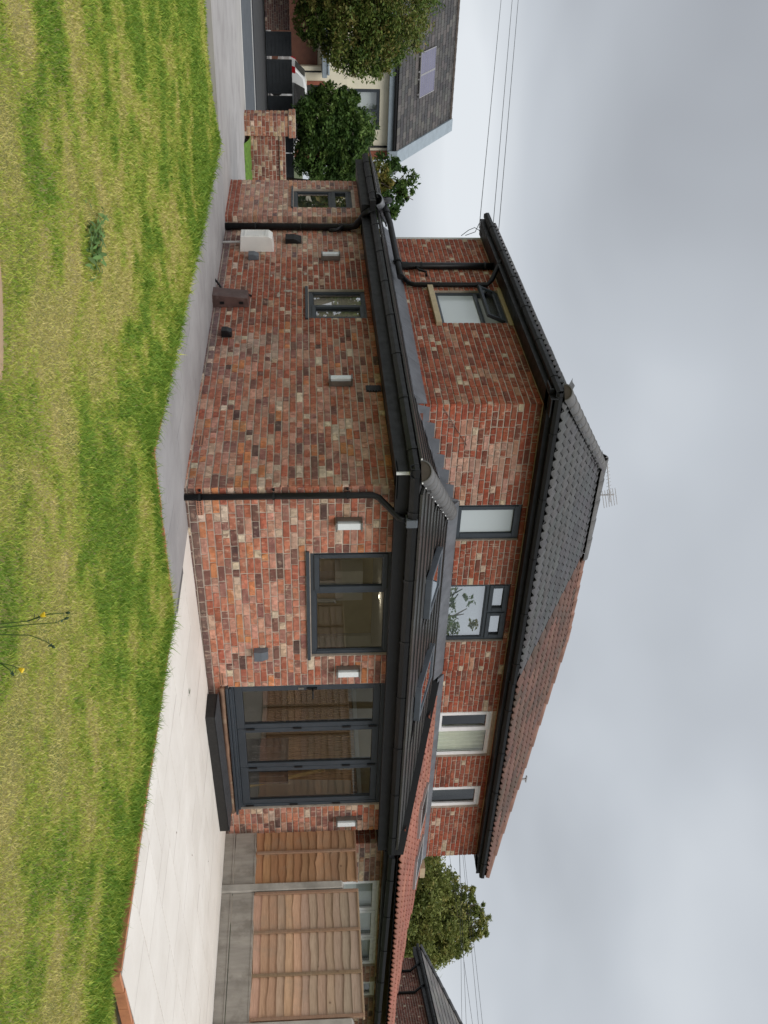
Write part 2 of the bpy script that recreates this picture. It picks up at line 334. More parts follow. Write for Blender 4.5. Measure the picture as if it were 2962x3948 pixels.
def paving_mat(name, attr_c, lo, hi, stain):
    m, t, bs = new_mat(name); v = wpos(t)
    o = ramp(t, noise(t, v, 1.3, 6, 0.6), [(0.3, lo), (0.7, hi)])
    o = mixc(t, ramp(t, noise(t, v, 5.5, 6, 0.7), [(0.55, grey(0)), (0.75, grey(0.35))]), o, stain)
    o = mixc(t, ramp(t, noise(t, v, 55, 3, 0.6), [(0.70, grey(0)), (0.76, grey(0.5))]), o, tuple(q * .55 for q in stain[:3]) + (1,))
    rs = N(t, 'ShaderNodeObjectInfo').outputs['Random']
    o = mixc(t, 1.0, o, ramp(t, rs, [(0.0, (0.93, 0.925, 0.92, 1)), (1.0, (1.0, 1.0, 1.0, 1))]), 'MULTIPLY')
    L(t, o, bs.inputs['Base Color']); bs.inputs['Roughness'].default_value = 0.8; bump(t, bs, noise(t, v, 40, 6, 0.65), 0.25, 0.004); return m
M['slab_white'] = paving_mat('pale_stone', None, (0.70, 0.655, 0.60, 1), (0.80, 0.76, 0.71, 1), (0.60, 0.54, 0.47, 1))
M['slab_grey'] = paving_mat('grey_stone', None, (0.265, 0.255, 0.258, 1), (0.37, 0.36, 0.363, 1), (0.19, 0.18, 0.18, 1))
M['grout'] = simple('pale_grout', (0.22, 0.195, 0.165, 1), 0.95, 0.1, 6, 0.2)
M['grout_grey'] = simple('grey_grout', (0.12, 0.115, 0.115, 1), 0.95, 0.15, 6, 0.2)
M['asphalt'] = simple('asphalt', (0.075, 0.085, 0.098, 1), 0.85, 0.15, 3, 0.4)
M['asphalt_dark'] = simple('dark_asphalt', (0.036, 0.037, 0.04, 1), 0.9, 0.2, 3, 0.4)
M['line_paint'] = simple('pale_kerb', (0.62, 0.61, 0.58, 1), 0.7, 0.12, 4, 0.2)
M['edging'] = simple('orange_edging', (0.46, 0.19, 0.095, 1), 0.85, 0.22, 9, 0.3)
M['sand'] = simple('sand', (0.42, 0.29, 0.18, 1), 1.0, 0.15, 30, 0.5)
patio_z = lambda x, y: -0.018 + 0.0155 * x
path_z = lambda x, y: -0.004
slab_unit = {}
def slab_mesh(w, h):
    k = (round(w, 2), round(h, 2))
    if k not in slab_unit:
        b = MB(); c = 0.0012
        a0, a1, b0, b1 = -w / 2, w / 2, -h / 2, h / 2
        b.add([(a0, b0, -0.03), (a1, b0, -0.03), (a1, b1, -0.03), (a0, b1, -0.03), (a0, b0, -c), (a1, b0, -c), (a1, b1, -c), (a0, b1, -c),
               (a0 + c, b0 + c, 0), (a1 - c, b0 + c, 0), (a1 - c, b1 - c, 0), (a0 + c, b1 - c, 0)],
              [(0, 1, 5, 4), (1, 2, 6, 5), (2, 3, 7, 6), (3, 0, 4, 7), (4, 5, 9, 8), (5, 6, 10, 9), (6, 7, 11, 10), (7, 4, 8, 11), (8, 9, 10, 11)])
        me = bpy.data.meshes.new('slab'); me.from_pydata(b.v, [], b.f); slab_unit[k] = me
    return slab_unit[k]
def pave(parent, x0, x1, y0, y1, zf, mat, cell, joint):
    nx, nyy = int((x1 - x0) / cell), int((y1 - y0) / cell); sx, sy = (x1 - x0) / nx, (y1 - y0) / nyy
    used = np.zeros((nx, nyy), bool)
    for i in range(nx):
        for j in range(nyy):
            if used[i, j]: continue
            for (a, c) in random.sample([(2, 3), (3, 2), (2, 2), (2, 1), (1, 2), (3, 3)], 6) + [(1, 1)]:
                if i + a <= nx and j + c <= nyy and not used[i:i + a, j:j + c].any():
                    used[i:i + a, j:j + c] = True; break
            w_, h_ = a * sx - joint, c * sy - joint; X, Y = x0 + (i + a / 2) * sx, y0 + (j + c / 2) * sy
            me = slab_mesh(w_, h_)
            if not me.materials: me.materials.append(mat)
            o = inst(me, 'slab', (X, Y, zf(X, Y) + U(-0.0012, 0.0012)), 0, (1, 1, 1), (1, 1, 1, 1), parent)
            o.rotation_euler = (U(-0.0008, 0.0008), -0.0155 if zf is patio_z else 0, 0)
patio = sheet('patio', [(0.50, -5.10), (6.10, -5.10), (6.10, 0.02), (0.72, 0.02), (0.54, -1.45), (0.50, -1.45)], lambda x, y: patio_z(x, y) - 0.0045, M['grout'], 0.25)
pave(patio, 0.52, 6.02, -5.10, -0.01, patio_z, M['slab_white'], 0.30, 0.010)
path = sheet('path', [(-1.40, -1.46), (0.66, -1.46), (0.66, 0.01), (0.0, 0.01), (0.0, 7.6), (-1.40, 7.6)], lambda x, y: -0.0085, M['grout_grey'], 0.25)
slab_unit.clear(); pave(path, -1.40, -0.005, -1.46, 7.60, path_z, M['slab_grey'], 0.345, 0.006)
slab_unit.clear(); pave(path, -0.005, 0.53, -1.46, -0.01, path_z, M['slab_grey'], 0.26, 0.003)
# orange edging bricks
eb = MB(); eb.box(-0.105, 0.105, -0.019, 0.019, -0.07, 0.0); ebm = eb.build('edging_brick', M['edging'], path, bevel=0); ebm_me = ebm.data
bpy.data.objects.remove(ebm)
def edging(parent, p0, p1, zf):
    p0, p1 = Vector(p0), Vector(p1); d = (p1 - p0); n = max(1, round(d.length / 0.222)); a = math.atan2(d.y, d.x)
    for i in range(n):
        q = p0 + d * ((i + 0.5) / n); inst(ebm_me, 'edging_brick', (q.x, q.y, zf(q.x, q.y) + 0.004 + U(-0.004, 0.004)), a + U(-0.02, 0.02), ((d.length / n - 0.006) / 0.21, 1, 1), (1, 1, 1, 1), parent)
edging(path, (-1.435, 7.0), (-1.435, -1.46), path_z); edging(path, (-1.46, -1.495), (0.45, -1.495), path_z)
edging(patio, (0.465, -1.55), (0.465, -5.10), patio_z); edging(patio, (0.44, -5.14), (6.0, -5.14), patio_z)
# front drive, footway, road
M['drive'] = simple('drive_concrete', (0.36, 0.345, 0.34, 1), 0.9, 0.12, 0.8, 0.3, dirt=((0.26, 0.245, 0.24, 1), 1.4, 0.48, 0.6))
sheet('driveway', [(-40, 7.6), (-1.40, 7.6), (-1.40, 7.45), (-40, 7.45)][::-1] + [], -0.008, M['drive'], 0.25)
sheet('driveway', [(-40, 7.6), (40, 7.6), (40, 13.4), (-40, 13.4)], -0.006, M['drive'], 0.25)
sheet('pavement', [(-60, 13.42), (80, 13.42), (80, 15.0), (-60, 15.0)], -0.012, simple('footway', (0.36, 0.345, 0.335, 1), 0.9, 0.1, 1, 0.3), 0.25)
sheet('kerb', [(-60, 15.02), (80, 15.02), (80, 15.16), (-60, 15.16)], -0.006, M['line_paint'], 0.25)
sheet('road', [(-60, 15.1), (80, 15.1), (80, 22.6), (-60, 22.6)], -0.11, M['asphalt'])
sheet('road_line', [(-60, 21.9), (80, 21.9), (80, 22.15), (-60, 22.15)], -0.1055, M['line_paint'])
sheet('road_far', [(-60, 22.6), (80, 22.6), (80, 31.5), (-60, 31.5)], -0.09, M['asphalt_dark'], 0.1)
sheet('forecourt', [(-60, 31.5), (80, 31.5), (80, 60), (-60, 60)], -0.05, M['drive'])
# bare sand patch in the lawn
b = MB(); ring = [(-4.45 + 0.62 * math.cos(t) * (1 + 0.12 * math.sin(3 * t)), -4.62 + 0.52 * math.sin(t) * (1 + 0.1 * math.cos(5 * t))) for t in np.linspace(0, 2 * math.pi, 40)[:-1]]
b.add([(-4.45, -4.62, float(lawn_z(-4.45, -4.62)) + 0.055)] + [(-4.45 + (x + 4.45) * 0.6, -4.62 + (y + 4.62) * 0.6, float(lawn_z(x, y)) + 0.045) for x, y in ring] + [(x, y, float(lawn_z(x, y)) - 0.005) for x, y in ring],
      [(0, 1 + i, 1 + (i + 1) % 39) for i in range(39)] + [(1 + i, 40 + i, 40 + (i + 1) % 39, 1 + (i + 1) % 39) for i in range(39)])
tag(b.build('sand_patch', M['sand'], smooth=True), 'patch of bare pale sand in the near lawn', 'sand', kind='structure')

# ------------------------------------------------------------------ brickwork
BR = []        # (owner wall object, thing, centre, rz, len, h, colour)
bvars = []
for k in range(8):
    b = MB(); j = lambda s: U(-s, s)
    fx, fz = 0.5 - 0.022, 0.5 - 0.075
    back = [(-.5, .035, -.5), (.5, .035, -.5), (.5, .035, .5), (-.5, .035, .5)]
    mid = [(-.5 + j(.012), -.002, -.5 + j(.03)), (.5 + j(.012), -.002, -.5 + j(.03)), (.5 + j(.012), -.002, .5 + j(.03)), (-.5 + j(.012), -.002, .5 + j(.03))]
    fr = [(-fx + j(.014), -.009 + j(.002), -fz + j(.05)), (fx + j(.014), -.009 + j(.002), -fz + j(.05)), (fx + j(.014), -.009 + j(.002), fz + j(.05)), (-fx + j(.014), -.009 + j(.002), fz + j(.05))]
    b.v = back + mid + fr
    b.f = [(8, 9, 10, 11), (4, 5, 9, 8), (5, 6, 10, 9), (6, 7, 11, 10), (7, 4, 8, 11), (0, 1, 5, 4), (1, 2, 6, 5), (2, 3, 7, 6), (3, 0, 4, 7)]
    me = bpy.data.meshes.new('brick'); me.from_pydata(b.v, [], b.f); me.materials.append(M['brick']); bvars.append(me)
BV = [np.array([v.co[:] for v in m.vertices]) for m in bvars]; BF = [tuple(p.vertices) for p in bvars[0].polygons]
def cj(c, s=0.14):
    k = 1 + U(-s, s); return (min(1, c[0] * k * (1 + U(-.05, .05))), min(1, c[1] * k * (1 + U(-.05, .05))), min(1, c[2] * k), 1)
P_MIX = [((.48, .185, .115), 28), ((.54, .275, .20), 26), ((.56, .22, .095), 7), ((.20, .095, .075), 11), ((.30, .135, .108), 13), ((.66, .52, .40), 3), ((.41, .130, .078), 18), ((.12, .068, .060), 3), ((.54, .36, .26), 5)]
P_RED = [((.34, .098, .057), 34), ((.38, .112, .064), 30), ((.24, .082, .055), 18), ((.40, .15, .085), 8), ((.48, .30, .21), 3), ((.16, .075, .058), 6)]
P_UP = [((.37, .095, .052), 34), ((.31, .080, .047), 28), ((.40, .125, .072), 16), ((.22, .072, .05), 9), ((.62, .49, .35), 2), ((.48, .25, .17), 5)]
P_PORCH = [((.50, .28, .21), 30), ((.43, .225, .165), 30), ((.33, .17, .13), 14), ((.60, .45, .32), 11), ((.19, .125, .115), 7), ((.50, .25, .155), 8)]
P_PILLAR = [((.34, .14, .085), 30), ((.25, .09, .06), 22), ((.50, .36, .22), 16), ((.17, .07, .055), 14), ((.42, .20, .12), 18)]
P_FAR = [((.20, .07, .05), 50), ((.16, .06, .045), 30), ((.26, .10, .07), 20)]
def pick(P):
    return cj(random.choices([p[0] for p in P], [p[1] for p in P])[0])
def mortar_wall(name, thing, T, L_, z0, z1, openings, mat, thick=0.10):
    xs = sorted({0.004, L_ - 0.004} | {a for o in openings for a in o[:2]}); zs = sorted({z0, z1} | {a for o in openings for a in o[2:4]})
    xs = [x for x in xs if 0 <= x <= L_]; zs = [z for z in zs if z0 <= z <= z1]
    b = MB(T)
    for i in range(len(xs) - 1):
        for k in range(len(zs) - 1):
            cx_, cz_ = (xs[i] + xs[i + 1]) / 2, (zs[k] + zs[k + 1]) / 2
            if any(o[0] < cx_ < o[1] and o[2] < cz_ < o[3] for o in openings): continue
            b.box(xs[i], xs[i + 1], 0, thick, zs[k], zs[k + 1])
    return b.build(name, mat, thing, fix=False)
def lay(name, thing, O, d, L_, z0, z1, openings, pal, mat, course=0.084, blen=0.232, joint=0.013, headers=0.30, top=None, ends=0.004, only=None):
    T = wallT(O, d); wall = mortar_wall(name, thing, T, L_, z0, z1, openings, mat); rz = math.atan2(d[1], d[0])
    n = int(round((z1 - z0) / course)); ch = (z1 - z0) / n
    for k in range(n):
        za, zb = z0 + k * ch, z0 + (k + 1) * ch
        blocks = []
        for o in openings:
            ov = min(zb, o[3]) - max(za, o[2])
            if ov > 0.3 * ch: blocks.append((o[0], o[1]))
        blocks.sort(); spans = []; cur = -ends
        for a0, a1 in blocks:
            if a0 - cur > 0.03: spans.append((cur, a0))
            cur = max(cur, a1)
        if L_ + ends - cur > 0.03: spans.append((cur, L_ + ends))
        for s0, s1 in spans:
            x = s0; first = True
            while x < s1 - 0.02:
                l = blen if RND() > headers else 0.112
                if RND() < 0.08: l = U(0.14, 0.2)
                if first and s0 < 0.01: l = blen if k % 2 else 0.112
                elif first and k % 2: l *= 0.5
                first = False
                if s1 - x - l < 0.06: l = s1 - x
                l = min(l, s1 - x); c = x + l / 2; zc = (za + zb) / 2
                if not (top and zc > top(c)) and not (only and not only(c, zc)):
                    cc = pal(c, zc) if callable(pal) else pick(pal)
                    if l < .13 and RND() < .17: cc = cj((.64, .50, .37))
                    e0 = x <= -ends + 1e-6; e1 = x + l >= L_ + ends - 1e-6; ll = l - joint + (joint / 2 if e0 else 0) + (joint / 2 if e1 else 0)
                    p = T @ Vector((c + (joint / 4 if e1 else 0) - (joint / 4 if e0 else 0), 0 if (e0 or e1) else U(-0.0025, 0.002), zc + U(-0.002, 0.002)))
                    BR.append((wall, thing, p, rz + (0 if (e0 or e1) else U(-0.006, 0.006)), ll, ch - joint, cc))
                x += l
    return wall, T
def flush_bricks(maxind):
    byt = {}
    for i, r in enumerate(BR): byt.setdefault(r[1].name, []).append(r)
    for tn, rows in byt.items():
        rows.sort(key=lambda r: (r[2] - CAM).length / (r[4] ** 0.5)); lim = maxind.get(tn, 300)
        for r in rows[:lim]:
            inst(random.choice(bvars), 'brick', r[2], r[3], (r[4], 1, r[5]), r[6], r[0])
        rest = rows[lim:]
        if rest:
            vs = []; fs = []; cs = []
            for r in rest:
                v = random.choice(BV) * np.array([r[4], 1, r[5]]); c_, s_ = math.cos(r[3]), math.sin(r[3])
                x = v[:, 0] * c_ - v[:, 1] * s_ + r[2].x; y = v[:, 0] * s_ + v[:, 1] * c_ + r[2].y; z = v[:, 2] + r[2].z
                n = len(vs); vs += list(zip(x.tolist(), y.tolist(), z.tolist())); fs += [tuple(i + n for i in q) for q in BF]; cs += [r[6]] * len(v)
            b = MB(); b.v, b.f, b.c = vs, fs, cs
            tag(b.build('brickwork', M['brick_s'], rows[0][1], fix=False), kind='stuff')

# ------------------------------------------------------------------ windows
def bar(b, x0, x1, z0, z1, y0, y1, w_):   # rectangular ring
    b.box(x0, x1, y0, y1, z0, z0 + w_); b.box(x0, x1, y0, y1, z1 - w_, z1); b.box(x0, x0 + w_, y0, y1, z0 + w_, z1 - w_); b.box(x1 - w_, x1, y0, y1, z0 + w_, z1 - w_)
def window(thing, T, x0, x1, z0, z1, lights, mat, glass, fw=0.055, set_=0.035, sill=None, sillmat=None, backing=None, backmat=None):
    """lights: (x0,x1,z0,z1,sash) as fractions; sash = proud opening light"""
    b = MB(T); y0, y1 = set_, set_ + 0.065; bar(b, x0, x1, z0, z1, y0, y1, fw)
    W_, H_ = x1 - x0 - 2 * fw, z1 - z0 - 2 * fw; ix, iz = x0 + fw, z0 + fw; rects = []
    for (a0, a1, c0, c1, sash) in lights:
        rects.append((ix + a0 * W_, ix + a1 * W_, iz + c0 * H_, iz + c1 * H_, sash))
    for a0, a1, c0, c1, sash in lights:   # mullions and transoms between lights
        if a1 < 0.999: b.box(ix + a1 * W_ - 0.03, ix + a1 * W_ + 0.03, y0 + 0.001, y1 - 0.001, iz + c0 * H_, iz + c1 * H_)
        if c1 < 0.999: b.box(ix + a0 * W_, ix + a1 * W_, y0 + 0.002, y1 - 0.002, iz + c1 * H_ - 0.03, iz + c1 * H_ + 0.03)
    fo = b.build('window', mat, thing, bevel=0.004)
    for (a0, a1, c0, c1, sash) in rects:
        g = 0.032
        def inset(v, edge, sgn): return v + sgn * (0.0 if edge else g)
        l0 = a0 + (0 if abs(a0 - ix) < 1e-6 else 0.03); l1 = a1 - (0 if abs(a1 - ix - W_) < 1e-6 else 0.03)
        m0 = c0 + (0 if abs(c0 - iz) < 1e-6 else 0.03); m1 = c1 - (0 if abs(c1 - iz - H_) < 1e-6 else 0.03)
        if sash:
            sb = MB(T); bar(sb, l0 - 0.012, l1 + 0.012, m0 - 0.012, m1 + 0.012, y0 - 0.016, y0 + 0.03, 0.058); sb.build('casement', mat, fo, bevel=0.004)
            l0 += 0.046; l1 -= 0.046; m0 += 0.046; m1 -= 0.046
        else:
            bd = MB(T); bar(bd, l0, l1, m0, m1, y0 + 0.012, y0 + 0.034, 0.014); bd.build('glazing_bead', mat, fo); l0 += 0.014; l1 -= 0.014; m0 += 0.014; m1 -= 0.014
        gb = MB(T); yy = y0 + 0.022; gb.box(l0, l1, yy, yy + 0.004, m0, m1); gb.build('pane', glass, fo, fix=False)
        kb = MB(T); bar(kb, l0, l1, m0, m1, yy - 0.004, yy - 0.0005, 0.006); kb.build('gasket', M['gasket'], fo)
    if sill:
        s = MB(T); e_, out_, h_ = sill; s.hexa([(x0 - e_, -out_, z0 - h_), (x1 + e_, -out_, z0 - h_), (x1 + e_, y1, z0 - h_), (x0 - e_, y1, z0 - h_),
            (x0 - e_, -out_, z0 - 0.012), (x1 + e_, -out_, z0 - 0.012), (x1 + e_, y1, z0 - 0.001), (x0 - e_, y1, z0 - 0.001)]); s.build('sill', sillmat or mat, fo, bevel=0.003)
    if backing is not None:
        k = MB(T); k.box(x0 + 0.01, x1 - 0.01, y1 + backing, y1 + backing + 0.01, z0 + 0.01, z1 - 0.01); k.build('window_backing', backmat, fo)  # sheet behind the glass; near-black ones carry an unlit room's shade as colour
    return fo

# ------------------------------------------------------------------ the house
UX, UY, URE, ULE = 0.10, 1.888, 9.65, 7.32
PX, PY, PY2 = -0.205, 7.525, 9.31
FZ0, FZ1 = 2.262, 2.400          # lower fascia
OL, OR = 0.33, 0.24              # overhangs of the lower eaves
RS = 0.32                        # lower roof slope
RZ0 = 2.505                      # top of lower eave tiles
EY, EX = -0.33, -0.42            # lower tile edge
house = empty('house', (3.0, 3.0, 0), 'extended two-storey brick house with grey tiled hipped roof and anthracite windows', 'house')
neigh = empty('house', (8.0, 3.0, 0), 'attached brick house with white windows and weathered brown tiled roof', 'house')

WR = (0.927, 2.57, 1.335, 2.275)      # rear window
DR = (3.077, 5.553, 0.285, 2.275)    # bifold door
WLf = (7.525 - 5.081, 7.525 - 4.111, 1.361, 2.20)
def pal_rear(c, z): return pick(P_MIX) if z > 0.09 else cj((.16, .10, .085))
def pal_left(c, z):
    y = PY - c; t = (y - 3.1) / 1.0 + U(-.45, .45)
    if y < 3.55 and y > 3.0 and 0.32 < z < 0.95 and RND() < 0.75: return cj((.44, .30, .24))
    if 5.55 < y < 5.9 and 0.75 < z < 0.95 and RND() < 0.5: return cj((.40, .24, .18))
    if z < 0.12 and y > 2.5: return cj((.19, .125, .12))
    if t > 0.5 and y < 6.2 + U(-.3, .3): return pick(P_RED)
    if y >= 6.0: return pick(P_PORCH if RND() < .5 else P_MIX)
    return pick(P_MIX)
lay('brick_wall', house, (0, 0), (1, 0), 6.13, -0.06, 2.29, [WR, DR], pal_rear, M['mortar'])
lay('brick_wall', house, (0, PY), (0, -1), PY, -0.06, 2.27, [WLf], pal_left, M['mortar_old'])
lay('brick_wall', house, (6.13, 0), (0, 1), 0.3, -0.06, 2.29, [], P_MIX, M['mortar'])
# porch: plinth course of red, pale brick over
PW = (PY2 - 8.865, PY2 - 7.94, 1.128, 2.14)
lay('brick_wall', house, (PX, PY2), (0, -1), PY2 - PY, -0.05, 2.27, [PW], lambda c, z: cj((.31, .095, .06), .08) if z < 0.17 else pick(P_PORCH), M['mortar'])
lay('brick_wall', house, (PX, PY), (1, 0), -PX, -0.05, 2.27, [], lambda c, z: cj((.27, .085, .055), .08) if z < 0.17 else pick(P_PORCH), M['mortar'])
# upper storey
UW1 = (1.676 - UX, 2.285 - UX, 3.295, 4.224); UW2 = (3.101 - UX, 4.226 - UX, 3.276, 4.233)
upT = (UX, UY)
def pal_up(c, z):
    if ((c - 1.05) / .55) ** 2 + ((z - 3.55) / .55) ** 2 < U(.3, 1.3) and RND() < .6: return cj((.52, .30, .23))
    return pick(P_UP)
lay('brick_wall', house, (UX, UY), (1, 0), 4.84 - UX, 2.55, 4.45, [UW1, UW2], pal_up, M['mortar'], course=0.079, only=lambda c, z: z > 2.62 + 0.0 * c)
ULW = (ULE - 5.271, ULE - 4.161, 3.256, 4.242)
lay('brick_wall', house, (UX, ULE), (0, -1), ULE - UY, 2.55, 4.45, [ULW], P_UP, M['mortar'], course=0.079)
# neighbour's half
NW1 = (5.792 - 4.84, 6.876 - 4.84, 3.315, 4.233); NW2 = (7.675 - 4.84, 8.241 - 4.84, 3.278, 4.217)
lay('brick_wall', neigh, (4.84, UY), (1, 0), URE - 4.84, 2.6, 4.45, [NW1, NW2], P_UP, M['mortar'], course=0.079)
lay('brick_wall', neigh, (URE, UY), (0, 1), 1.0, 2.6, 4.45, [], P_UP, M['mortar'], course=0.079)
NG1 = (7.46 - 6.5, 9.95 - 6.5, 1.30, 2.33); NG2 = (10.46 - 6.5, 11.0 - 6.5, 2.02, 2.36)
lay('brick_wall', neigh, (6.5, 0.02), (1, 0), 8.5, 0.0, 2.42, [NG1, NG2], P_PORCH, M['mortar'], only=lambda c, z: z > 1.2)
lay('brick_wall', neigh, (6.5, 1.2), (0, -1), 1.18, 0.0, 2.42, [], P_RED, M['mortar'], only=lambda c, z: z > 1.2)
# closed rear walls and party wall so that no light leaks through
b = MB(); b.box(0.1, 13, 7.3, 7.42, 0, 4.4); b.box(UX + .1, UX + .2, UY + .1, 7.3, 2.62, 4.4); b.box(-0.1, 0.02, 7.5, 9.2, 2.25, 2.32)
b.box(PX + .1, 1.5, PY2 - .1, PY2, 0, 2.27); b.box(0.1, 0.2, PY, PY2 - .1, 0, 2.27)
b.build('inner_wall', M['plaster_w'], house)
b = MB(); b.box(URE - .12, URE, 2.9, 7.3, 0, 4.4); b.box(6.62, 10.1, .9, 1.0, 0, 2.3); b.build('inner_wall', M['plaster_w'], neigh)

rear = wallT((0, 0), (1, 0)); left = wallT((0, PY), (0, -1)); prch = wallT((PX, PY2), (0, -1)); urear = wallT((UX, UY), (1, 0)); uleft = wallT((UX, ULE), (0, -1)); nrear = wallT((4.84, UY), (1, 0)); ngr = wallT((6.5, 0.02), (1, 0))
window(house, rear, *WR, [(0, .36, 0, 1, True), (.36, 1, 0, 1, False)], M['frame'], M['glass'], sill=(0.04, 0.035, 0.05))
window(house, left, *WLf, [(0, .5, 0, 1, False), (.5, 1, 0, 1, True)], M['frame'], M['glass'], sill=(0.05, 0.035, 0.05), backing=0.008, backmat=M['window_backing'])
window(house, prch, *PW, [(0, 1, 0, .66, False), (0, 1, .66, 1, True)], M['frame'], M['glass'], sill=(0.05, 0.04, 0.04), backing=0.004, backmat=M['dark_room'])
window(house, urear, *UW1, [(0, 1, 0, 1, True)], M['frame'], M['frosted'], sill=(0.02, 0.03, 0.04))
window(house, urear, *UW2, [(0, 1, 0, .68, False), (0, .5, .68, 1, True), (.5, 1, .68, 1, True)], M['frame'], M['glass_coat'], sill=(0.02, 0.03, 0.04), backing=0.01, backmat=M['frost'])
window(neigh, nrear, *NW1, [(0, .42, 0, 1, True), (.42, 1, 0, 1, False)], M['white_frame'], M['glass_clear'], sill=(0.04, 0.04, 0.04))
window(neigh, nrear, *NW2, [(0, 1, 0, 1, True)], M['white_frame'], M['glass_clear'], sill=(0.04, 0.04, 0.04), backing=0.12, backmat=M['dark_room'])
window(neigh, ngr, *NG1, [(0, .333, 0, 1, True), (.333, .667, 0, 1, True), (.667, 1, 0, 1, True)], M['white_frame'], M['glass'], backing=0.05, backmat=M['frost'])
window(neigh, ngr, *NG2, [(0, 1, 0, 1, True)], M['white_frame'], M['glass'], backing=0.05, backmat=M['dark_room'])
# curtains behind the neighbour's wide window
b = MB(nrear); n = 40
for side, (a, c) in enumerate(((NW1[0] + .45, NW1[1] - .02),)):
    vs = []; fs = []
    for i in range(n + 1):
        x = a + (c - a) * i / n; y = 0.135 + 0.025 * math.sin(i * 0.95); vs += [(x, y, NW1[2] + .02), (x, y, NW1[3] - .02)]
    fs = [(2 * i, 2 * i + 2, 2 * i + 3, 2 * i + 1) for i in range(n)]; b.add(vs, fs)
b.build('curtain', M['curtain'], neigh, smooth=True)
b = MB(nrear); b.box(0.05, 4.7, 1.2, 1.25, 2.7, 4.4); b.build('room_wall', M['dark_room'], neigh)
# gable-side upper window: fixed light and an open top light, stone sill and lintel
b = MB(uleft); x0, x1, z0, z1 = ULW; bar(b, x0, x1, z0, z1, 0.03, 0.10, 0.06); zt = z0 + 0.64 * (z1 - z0); b.box(x0 + .06, x1 - .06, 0.031, 0.099, zt - .03, zt + .03)
fo = b.build('window', M['frame'], house, bevel=0.004)
b = MB(uleft); b.box(x0 + .06, x1 - .06, 0.055, 0.06, z0 + .06, zt - .03); b.build('pane', M['frosted'], fo, fix=False)
b = MB(uleft @ Matrix.Translation((0, 0.02, z1 - .05)) @ Matrix.Rotation(math.radians(-24), 4, 'X')); h_ = z1 - zt - .06
bar(b, x0 + .05, x1 - .05, -h_, 0, -0.03, 0.02, 0.05); cs_ = b.build('casement', M['frame'], fo, bevel=0.004)
b = MB(uleft @ Matrix.Translation((0, 0.02, z1 - .05)) @ Matrix.Rotation(math.radians(-24), 4, 'X')); b.box(x0 + .10, x1 - .10, -0.012, -0.006, -h_ + .05, -.05); b.build('pane', M['glass_dark'], cs_, fix=False)
b = MB(uleft); b.box(x0 - .09, x1 + .08, -0.07, 0.05, z0 - .085, z0 - .002); b.build('sill', M['stone'], fo, bevel=0.005)
b = MB(uleft); b.box(x0 - .08, x1 + .08, -0.012, 0.05, z1 + .002, z1 + .11); b.build('lintel', M['stone'], fo, bevel=0.005)
b = MB(uleft); b.box(x0 - .3, x1 + .3, .5, .55, z0 - .3, z1 + .12); b.build('room_wall', M['dark_room'], house)

# bifold door
x0, x1, z0, z1 = DR; b = MB(rear); bar(b, x0, x1, z0, z1, 0.03, 0.11, 0.055); door = b.build('bifold_door', M['frame'], house, bevel=0.004)
b = MB(rear); b.box(x0 - .03, x1 + .03, -0.075, 0.03, z0 - .035, z0 - .003); b.box(x0 + .02, x1 - .02, -0.03, 0.03, z0 + .0, z0 + .03); b.build('threshold', M['frame'], door, bevel=0.004)
lw = (x1 - x0 - .11) / 3
for k in range(3):
    a0, a1 = x0 + .055 + k * lw + .004, x0 + .055 + (k + 1) * lw - .004
    b = MB(rear); c0, c1, d0, d1 = z0 + .06, z1 - .06, .038, .10
    b.box(a0, a1, d0, d1, c0, c0 + .10); b.box(a0, a1, d0, d1, c1 - .085, c1); b.box(a0, a0 + .078, d0, d1, c0 + .10, c1 - .085); b.box(a1 - .078, a1, d0, d1, c0 + .10, c1 - .085)
    lf = b.build('door_leaf', M['frame'], door, bevel=0.004)
    b = MB(rear); b.box(a0 + .078, a1 - .078, .062, .068, c0 + .10, c1 - .085); b.build('pane', M['glass'], lf, fix=False)
    b = MB(rear); bar(b, a0 + .078, a1 - .078, c0 + .10, c1 - .085, .0565, .0615, .009); b.build('gasket', M['gasket'], lf)
    if k == 0:
        b = MB(rear); b.box(a0 + .025, a0 + .055, .02, .037, 1.27, 1.40); b.tube([(a0 + .04, .03, 1.345), (a0 + .04, -.02, 1.345), (a0 + .17, -.025, 1.345)], .010, 8); b.build('handle', M['black'], lf)
        b = MB(rear); b.box(a0 + .022, a0 + .058, .03, .037, 1.16, 1.23); b.build('lock', M['steel'], lf)
    else:
        for zz in (z0 + .18, (z0 + z1) / 2 - .2, (z0 + z1) / 2 + .45, z1 - .2):
            b = MB(rear); b.box(a0 - .018, a0 + .012, .024, .037, zz, zz + .11); b.build('hinge', M['black'], lf)
for zz in (z0 + .1, 1.0, 1.6): 
    b = MB(rear); b.box(x1 - .05, x1 - .02, .018, .029, zz, zz + .11); b.build('hinge', M['black'], door)
